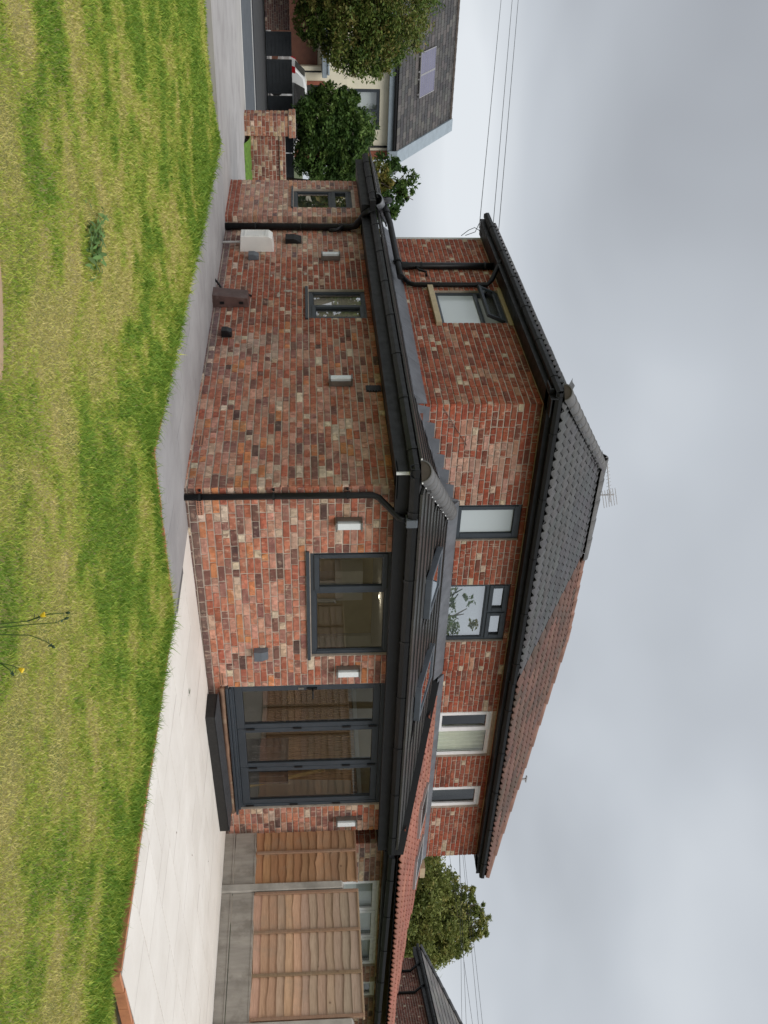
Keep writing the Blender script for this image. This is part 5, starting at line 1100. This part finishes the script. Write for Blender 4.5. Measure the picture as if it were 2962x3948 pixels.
# ------------------------------------------------------------------ trees and shrubs
def leaf_cloud(name, blobs, n, size, cols, parent, elong=1.0, shell=.55):
    """blobs: (centre, radii, weight); leaves on clumps spread through each blob's volume"""
    rs = np.random.RandomState(abs(hash(name)) % 1000 + len(bpy.data.objects) % 500); wts = np.array([b_[2] for b_ in blobs], float); wts /= wts.sum()
    V = []; C = []
    for (c, r, w_), k in zip(blobs, (wts * n).astype(int)):
        nc = max(6, k // 70); d = rs.normal(size=(nc, 3)); d /= np.linalg.norm(d, axis=1)[:, None]; rad = (shell + (1 - shell) * rs.rand(nc)) ** .7
        cc = np.array(c) + d * rad[:, None] * np.array(r); cs_ = (.14 + .26 * rs.rand(nc) ** 1.5) * np.mean(r); tone = rs.rand(nc)
        idx = rs.randint(0, nc, k); off = rs.normal(size=(k, 3)); off /= np.linalg.norm(off, axis=1)[:, None]; off *= (rs.rand(k, 1) ** .62)
        P = cc[idx] + off * cs_[idx][:, None] * np.array([1, 1, .8])
        a = rs.normal(size=(k, 3)); a[:, 2] *= .7; a /= np.linalg.norm(a, axis=1)[:, None]; b_ = np.cross(a, rs.normal(size=(k, 3))); b_ /= np.linalg.norm(b_, axis=1)[:, None]
        s = size * (.6 + .8 * rs.rand(k, 1)); V.append(np.stack([P - a * s * elong, P - b_ * s * .45, P + a * s * elong, P + b_ * s * .45], 1))
        ci = np.array(cols)[np.minimum((tone[idx] * .65 + rs.rand(k) * .35) * len(cols), len(cols) - 1).astype(int)] * (.75 + .5 * rs.rand(k, 1)); C.append(np.concatenate([ci, np.ones((k, 1))], 1))
    V = np.concatenate(V); C = np.concatenate(C); m_ = len(V); me = bpy.data.meshes.new(name)
    me.vertices.add(m_ * 4); me.vertices.foreach_set('co', V.reshape(-1).astype(np.float32)); me.loops.add(m_ * 4); me.loops.foreach_set('vertex_index', np.arange(m_ * 4, dtype=np.int32))
    me.polygons.add(m_); me.polygons.foreach_set('loop_start', np.arange(0, m_ * 4, 4, dtype=np.int32)); me.polygons.foreach_set('loop_total', np.full(m_, 4, np.int32)); me.update(calc_edges=True)
    at = me.color_attributes.new('Col', 'FLOAT_COLOR', 'POINT'); at.data.foreach_set('color', np.repeat(C, 4, 0).astype(np.float32).ravel()); me.materials.append(M['leaf'])
    o = bpy.data.objects.new(name, me); col.objects.link(o); put(o, parent); return o
def tree(base, blobs, n, size, cols, label, cat, trunk_r, name='tree', shell=.5, elong=1.0):
    root = empty(name, base, label, cat); b = MB(); cx_, cy_, cz_ = [sum(q[0][i] * q[2] for q in blobs) / sum(q[2] for q in blobs) for i in range(3)]
    b.tube([base, (base[0] * .6 + cx_ * .4 + U(-.1, .1), base[1] * .6 + cy_ * .4, base[2] + (cz_ - base[2]) * .45), (cx_, cy_, cz_)], [trunk_r, trunk_r * .75, trunk_r * .35], 8)
    for q in blobs:
        for _ in range(5):
            e_ = Vector(q[0]) + Vector((U(-.7, .7) * q[1][0], U(-.7, .7) * q[1][1], U(-.4, .8) * q[1][2])); mid = Vector((cx_, cy_, cz_)).lerp(e_, .5) + Vector((U(-.2, .2), U(-.2, .2), .1)); b.tube([(cx_, cy_, base[2] + (cz_ - base[2]) * .7), mid, e_], [trunk_r * .35, trunk_r * .22, .015], 5)
    b.build('trunk', M['bark'], root, smooth=True); leaf_cloud('crown', blobs, n, size, cols, root, elong, shell); return root
G_DK = [(.036, .078, .018), (.06, .12, .026), (.095, .17, .036), (.15, .23, .055)]
G_OL = [(.065, .12, .024), (.115, .18, .036), (.17, .225, .048), (.19, .20, .05), (.23, .19, .055)]
G_RT = [(.13, .165, .04), (.19, .225, .055), (.26, .285, .075), (.36, .33, .10)]
G_YL = [(.09, .11, .02), (.14, .15, .03), (.20, .17, .035), (.06, .085, .02)]
tree((.2, 30.2, -.1), [((.0, 30, 4.3), (2.2, 1.9, 1.9), 5), ((1.2, 29.8, 3.3), (1.6, 1.5, 1.5), 3.4), ((-1.5, 30.2, 3.6), (2.2, 1.8, 2.2), 4), ((1.0, 30, 1.75), (.9, .9, .7), .9), ((1.9, 29.7, 3.9), (1.0, 1.0, 1.0), 1.2), ((.4, 29.8, 2.2), (1.2, 1.0, 1.0), 1.6)], 70000, .066, G_OL, 'tall olive green tree in front of the cream house at the street', 'tree', .22)
tree((4.7, 29.6, -.1), [((4.2, 29.4, 2.1), (1.15, 1.1, 1.15), 3), ((5.5, 29.4, 2.0), (1.15, 1.1, 1.1), 3), ((4.8, 29.3, 3.0), (1.25, 1.0, .9), 2.6), ((5.9, 29.2, 2.9), (.75, .8, .8), 1.2), ((3.65, 29.4, 2.9), (.55, .6, .6), .6)], 46000, .072, G_DK, 'dense dark green laurel bush above the grey gates', 'bush', .12, 'bush')
tree((6.6, 30, -.1), [((6.3, 29.8, 3.3), (.7, .7, 1.3), 2), ((7.1, 30, 3.0), (.8, .7, 1.2), 2), ((6.5, 29.8, 4.3), (.45, .5, .5), .6)], 10000, .085, G_YL, 'yellow-green shrub beside the porch roof', 'shrub', .08, 'shrub')
tree((8.0, 34, -.1), [((8.0, 34, 4.6), (1.0, .9, 1.5), 2), ((8.9, 34, 4.6), (.9, .9, 1.2), 1.3), ((8.6, 34.2, 5.7), (.5, .5, .5), .35)], 6500, .09, G_DK, 'thin dark green tree against the sky behind the porch', 'tree', .1)
tree((10.9, 34, -.1), [((10.9, 34, 4.2), (.6, .6, 1.5), 2), ((10.9, 34, 5.6), (.25, .25, .6), .4)], 2600, .07, [(.20, .19, .04), (.27, .22, .05), (.14, .14, .03)], 'golden pointed conifer above the side eaves', 'tree', .09)
tree((12.6, 34, -.1), [((12.6, 34, 4.4), (.9, .6, 1.1), 2)], 1700, .07, G_DK, 'small green tree top just left of the upper side wall', 'tree', .09)
tree((14.0, -9.5, -.3), [((13.9, -9.4, 4.7), (1.5, 1.4, 1.0), 2), ((15.6, -10.2, 5.6), (.8, .8, .9), .8), ((13.0, -8.8, 5.5), (.4, .4, .8), .3)], 1500, .07, G_OL, 'sparse tree mirrored in the wide upper window', 'tree', .14)
tree((-8, 31.5, -.1), [((-8, 31.5, 3.6), (2.6, 2.2, 2.6), 3), ((-6.4, 31.2, 2.6), (1.6, 1.6, 1.8), 1.5)], 9000, .14, G_OL, 'leafy street tree mirrored in the porch window', 'tree', .22)
tree((-13.5, 33, -.1), [((-13.5, 33, 3.8), (3.4, 2.6, 3.0), 3), ((-11, 33, 2.6), (2.0, 1.8, 2.0), 1.5)], 9000, .16, G_DK, 'dark street tree mirrored in the small side window', 'tree', .25)
tree((42, 20, -.1), [((40.3, 20, 6.2), (3.2, 2.6, 1.9), 4), ((43.8, 20, 6.2), (3.2, 2.6, 1.9), 4), ((46.4, 20.5, 5.6), (1.7, 2.0, 1.3), 1.5), ((41.4, 20, 8.2), (2.2, 1.9, 1.0), 1.6), ((43.2, 20, 8.6), (1.7, 1.6, 1.0), 1.3), ((42.6, 20, 9.7), (1.0, 1.0, .9), .6), ((44.6, 20, 7.9), (1.2, 1.3, .8), .8), ((40.0, 20, 8.7), (.5, .6, 1.1), .35), ((43.9, 20, 9.5), (.35, .5, 1.0), .25), ((41.3, 20, 9.5), (.35, .5, 1.0), .25), ((45.4, 20, 8.0), (.4, .5, 1.0), .25), ((46.6, 20, 6.9), (.4, .5, .9), .2), ((38.2, 20, 6.9), (1.5, 1.8, 1.2), 1.2), ((40.5, 20, 4.6), (3.5, 2.6, 1.4), 2.2), ((45.0, 20, 4.6), (3.2, 2.4, 1.4), 2)], 90000, .080, G_RT, 'broad olive green tree behind the attached house', 'tree', .35, elong=1.3)

# ------------------------------------------------------------------ lawn grass
def lawn_grass(n):
    rs = np.random.RandomState(5); X = []; Y = []; got = 0
    while got < n:
        x = rs.uniform(-9.5, 8.5, 400000); y = rs.uniform(-8.5, 7.5, 400000); d = np.hypot(x - CAM.x, y - CAM.y)
        fwd = (x - CAM.x) * .6 + (y - CAM.y) * .8; lat = np.abs((x - CAM.x) * .8 - (y - CAM.y) * .6)
        edge = np.minimum(np.minimum(np.where(y > -1.6, np.abs(x + 1.47), 9), np.where(x > -1.5, np.abs(y + 1.56), 9)), np.where(y < -1.5, np.abs(x - .40), 9))
        p = np.clip((3.6 / np.maximum(d, 2.5)) ** 1.25, 0, 1) * (1 + 1.2 * (edge < .10))
        k = in_lawn(x, y) & (fwd > 2.2) & (lat < fwd * .62 + .6) & (rs.rand(400000) < p) & (np.hypot((x + 4.45) / .60, (y + 4.62) / .50) > 1 + .1 * rs.randn(400000))
        X.append(x[k]); Y.append(y[k]); got += k.sum()
    x = np.concatenate(X)[:n]; y = np.concatenate(Y)[:n]; d = np.hypot(x - CAM.x, y - CAM.y)
    # patches lie in bands along the lawn
    pat = vnoise(x * 1.7 + 20, y * 1.7 + 20, 11, 4) * .55 + vnoise(x * .6 + 9, y * .6 + 31, 21, 3) * .45; tuft = vnoise(x * 4.2 + 3, y * 4.2 + 8, 31, 2); fine = rs.rand(n)
    edge = np.minimum(np.minimum(np.where(y > -1.6, np.abs(x + 1.47), 9), np.where(x > -1.5, np.abs(y + 1.56), 9)), np.where(y < -1.5, np.abs(x - .40), 9)); ed = np.exp(-(edge / .30) ** 2)
    green = np.clip((pat - .50) * 3.0 + (tuft - .5) * 1.2 + .56, 0, 1); green = np.clip(green + ed * .6 + np.clip((y - 2) / 6, 0, .35), 0, 1)
    h = .012 + .020 * rs.rand(n) ** 2 + .026 * green * rs.rand(n) + .032 * ed * rs.rand(n) + .06 * np.exp(-(edge / .07) ** 2) * rs.rand(n) ** 4; h *= np.clip(d / 7, .8, 1.5)
    dry = np.array([.63, .56, .22]); mid = np.array([.49, .535, .10]); grn = np.array([.32, .455, .065]); dk = np.array([.165, .295, .038])
    g2 = np.clip(green + (fine - .5) * .75, 0, 1)[:, None]
    c = np.where(g2 < .45, dry + (mid - dry) * (g2 / .45), np.where(g2 < .8, mid + (grn - mid) * ((g2 - .45) / .35), grn + (dk - grn) * ((g2 - .8) / .2))) * (.75 + .5 * rs.rand(n, 1))
    w_ = (.0013 + .0019 * rs.rand(n)) * np.clip(d / 4.5, .9, 3.2); th = rs.rand(n) * 2 * np.pi; ln = (.25 + 1.0 * rs.rand(n)) * h
    z = lawn_z(x, y) - .004; dx_, dy_ = np.cos(th), np.sin(th); ph = rs.rand(n) * 2 * np.pi; lx, ly = np.cos(ph) * ln, np.sin(ph) * ln
    P = np.empty((n, 5, 3)); P[:, 0] = np.stack([x - dx_ * w_, y - dy_ * w_, z], 1); P[:, 1] = np.stack([x + dx_ * w_, y + dy_ * w_, z], 1)
    P[:, 2] = np.stack([x + dx_ * w_ * .8 + lx * .3, y + dy_ * w_ * .8 + ly * .3, z + h * .6], 1); P[:, 3] = np.stack([x - dx_ * w_ * .8 + lx * .3, y - dy_ * w_ * .8 + ly * .3, z + h * .6], 1); P[:, 4] = np.stack([x + lx, y + ly, z + h], 1)
    me = bpy.data.meshes.new('grass'); me.vertices.add(n * 5); me.vertices.foreach_set('co', P.reshape(-1).astype(np.float32))
    base = np.arange(n, dtype=np.int32)[:, None] * 5; li = np.concatenate([base + np.array([[0, 1, 2, 3]]), base + np.array([[3, 2, 4]])], 1).ravel().astype(np.int32)
    me.loops.add(n * 7); me.loops.foreach_set('vertex_index', li); me.polygons.add(n * 2)
    st_ = np.stack([np.arange(n) * 7, np.arange(n) * 7 + 4], 1).ravel().astype(np.int32); me.polygons.foreach_set('loop_start', st_); me.polygons.foreach_set('loop_total', np.tile([4, 3], n).astype(np.int32)); me.update(calc_edges=True)
    at = me.color_attributes.new('Col', 'FLOAT_COLOR', 'POINT'); at.data.foreach_set('color', np.repeat(np.concatenate([c, np.ones((n, 1))], 1), 5, 0).astype(np.float32).ravel()); me.materials.append(M['grass'])
    o = bpy.data.objects.new('grass', me); col.objects.link(o); WL[o.name] = Vector((0, 0, 0)); return tag(o, 'short patchy lawn grass, part green and part straw coloured', 'grass', kind='stuff')
def grass_mat():
    m, t, b = new_mat('grass_blades'); c = col_source(t, True); L(t, c, b.inputs['Base Color']); b.inputs['Roughness'].default_value = .6; b.inputs['Specular IOR Level'].default_value = .25
    tl = N(t, 'ShaderNodeBsdfTranslucent'); L(t, c, tl.inputs[0]); ms = N(t, 'ShaderNodeMixShader'); ms.inputs[0].default_value = .35
    L(t, b.outputs[0], ms.inputs[1]); L(t, tl.outputs[0], ms.inputs[2]); L(t, ms.outputs[0], t.nodes['Material Output'].inputs[0]); return m
M['grass'] = grass_mat()
lawn_grass(560000)

# weeds in the lawn
def blade_leaf(b, p, d, l_, w_, c, droop=.3):
    p = Vector(p); d = Vector(d).normalized(); s = d.cross(Vector((0, 0, 1))).normalized(); pts = []
    for i, (t, ww) in enumerate(((0, .25), (.3, .9), (.6, 1), (.85, .6), (1, .05))):
        q = p + d * l_ * t - Vector((0, 0, 1)) * droop * l_ * t * t; pts += [tuple(q - s * w_ * ww * (1 + .3 * (i % 2))), tuple(q + s * w_ * ww * (1 + .3 * (i % 2)))]
    b.add(pts, [(2 * i, 2 * i + 1, 2 * i + 3, 2 * i + 2) for i in range(4)], c)
M['weed'] = leaf_mat('weed_leaf'); M['yellow'] = simple('yellow_petal', (.80, .55, .02, 1), .6, .1, 20, 0)
wd = empty('thistle_clump', (-3.60, -2.1, -.15), 'low blue-green thistle clump in the lawn', 'weed'); b = MB()
for i in range(150):
    p = (-3.60 + random.gauss(0, .10), -2.12 + random.gauss(0, .13), float(lawn_z(-3.6, -2.1)) + U(.0, .03)); a = U(0, 6.28); blade_leaf(b, p, (math.cos(a), math.sin(a), U(.2, 1.1)), U(.06, .15), U(.007, .016), cj((.15, .26, .075), .35), U(.2, .7))
tag(b.build('leaf', M['weed'], wd, fix=False), kind='stuff')
def flower_weed(base, stems, label):
    r_ = empty('flowering_weed', base, label, 'weed', 'yellow flowered weeds at the camera end of the lawn')
    for pts, kind in stems:
        b = MB(); b.tube([Vector(p) for p in pts], [.0030 - .0016 * i / len(pts) for i in range(len(pts))], 6, c=(.10, .17, .05, 1)); b.build('stem', M['weed'], r_, smooth=True)
        b = MB(); e_ = Vector(pts[-1]); d_ = (e_ - Vector(pts[-2])).normalized()
        for i in range(5): 
            q = Vector(pts[-2]).lerp(e_, U(0, 1)); blade_leaf(b, q, (U(-1, 1), U(-1, 1), U(-.2, .8)), U(.012, .03), .004, cj((.05, .09, .05), .3))
        tag(b.build('leaf', M['weed'], r_, fix=False), kind='stuff')
        if kind == 'flower':
            b = MB(); b.tube([e_ - d_ * .004, e_ + d_ * .006, e_ + d_ * .016], [.005, .010, .012], 10); b.build('flower', M['yellow'], r_)
        else:
            b = MB(); b.tube([e_ - d_ * .004, e_ + d_ * .006, e_ + d_ * .014], [.004, .007, .002], 8, c=(.05, .09, .04, 1)); b.build('bud', M['weed'], r_)
    return r_
flower_weed((-3.239, -5.577, -.2), [([(-3.24, -5.58, -.2), (-3.258, -5.58, .0), (-3.275, -5.584, .12), (-3.294, -5.572, .18)], 'flower'), ([(-3.24, -5.59, -.2), (-3.246, -5.59, 0), (-3.262, -5.59, .14), (-3.274, -5.597, .24), (-3.29, -5.59, .285)], 'bud'),
    ([(-3.235, -5.60, -.2), (-3.225, -5.61, .0), (-3.224, -5.618, .13), (-3.205, -5.64, .20), (-3.19, -5.653, .225)], 'bud'), ([(-3.275, -5.584, .12), (-3.30, -5.57, .21), (-3.307, -5.572, .29)], 'bud')], 'tall yellow flowered weed with drooping bud stems nearest the camera')
flower_weed((-3.11, -5.68, -.2), [([(-3.125, -5.67, -.2), (-3.122, -5.68, 0), (-3.115, -5.69, .05), (-3.106, -5.703, .083)], 'flower'), ([(-3.122, -5.68, .0), (-3.10, -5.70, .04), (-3.09, -5.71, .05)], 'bud')], 'short yellow flowered weed at the picture edge beside the taller one')
b = MB()
for i in range(9): a = U(0, 6.28); blade_leaf(b, (1.81, -1.27, .012), (math.cos(a), math.sin(a), U(.2, .8)), U(.04, .09), .005, cj((.07, .13, .03)))
tag(b.build('weed_tuft', M['weed'], fix=False), 'tiny green weed growing in a patio joint', 'weed')
b = MB()
for i in range(10): a = U(0, 6.28); blade_leaf(b, (-1.40, -.54, .0), (math.cos(a), math.sin(a), U(.2, .9)), U(.05, .12), .008, cj((.06, .10, .03)))
tag(b.build('weed_tuft', M['weed'], fix=False), 'small dark weed at the grey path edge', 'weed')

M['dead_leaf'] = simple('dead_leaf', (.14, .085, .05, 1), .9, .3, 20, .1)
for (x, y, lab) in ((3.1, -2.4, 'small brown dead leaf on the pale patio towards the fence'), (2.0, -2.9, 'small brown dead leaf on the pale patio nearest the lawn'), (4.4, -1.6, 'small brown dead leaf on the pale patio near the door step')):
    b = MB(); a = U(0, 6.28); z = patio_z(x, y) + .004; c_, s_ = math.cos(a), math.sin(a); b.add([(x - .016 * c_, y - .016 * s_, z), (x + .007 * s_, y - .007 * c_, z + .005), (x + .016 * c_, y + .016 * s_, z + .002), (x - .007 * s_, y + .007 * c_, z + .006), (x, y, z + .001)], [(0, 1, 4), (1, 2, 4), (2, 3, 4), (3, 0, 4)])
    tag(b.build('dead_leaf', M['dead_leaf'], fix=False), lab, 'leaf', 'dead leaves on the patio')

# ------------------------------------------------------------------ bricks and tiles out of the lists
flush_bricks({house.name: 300, neigh.name: 160, gp.name: 120, fwall.name: 120, fb.name: 0, fh.name: 0})
flush_tiles({house.name: 300, neigh.name: 200, ch.name: 260, fh.name: 0})
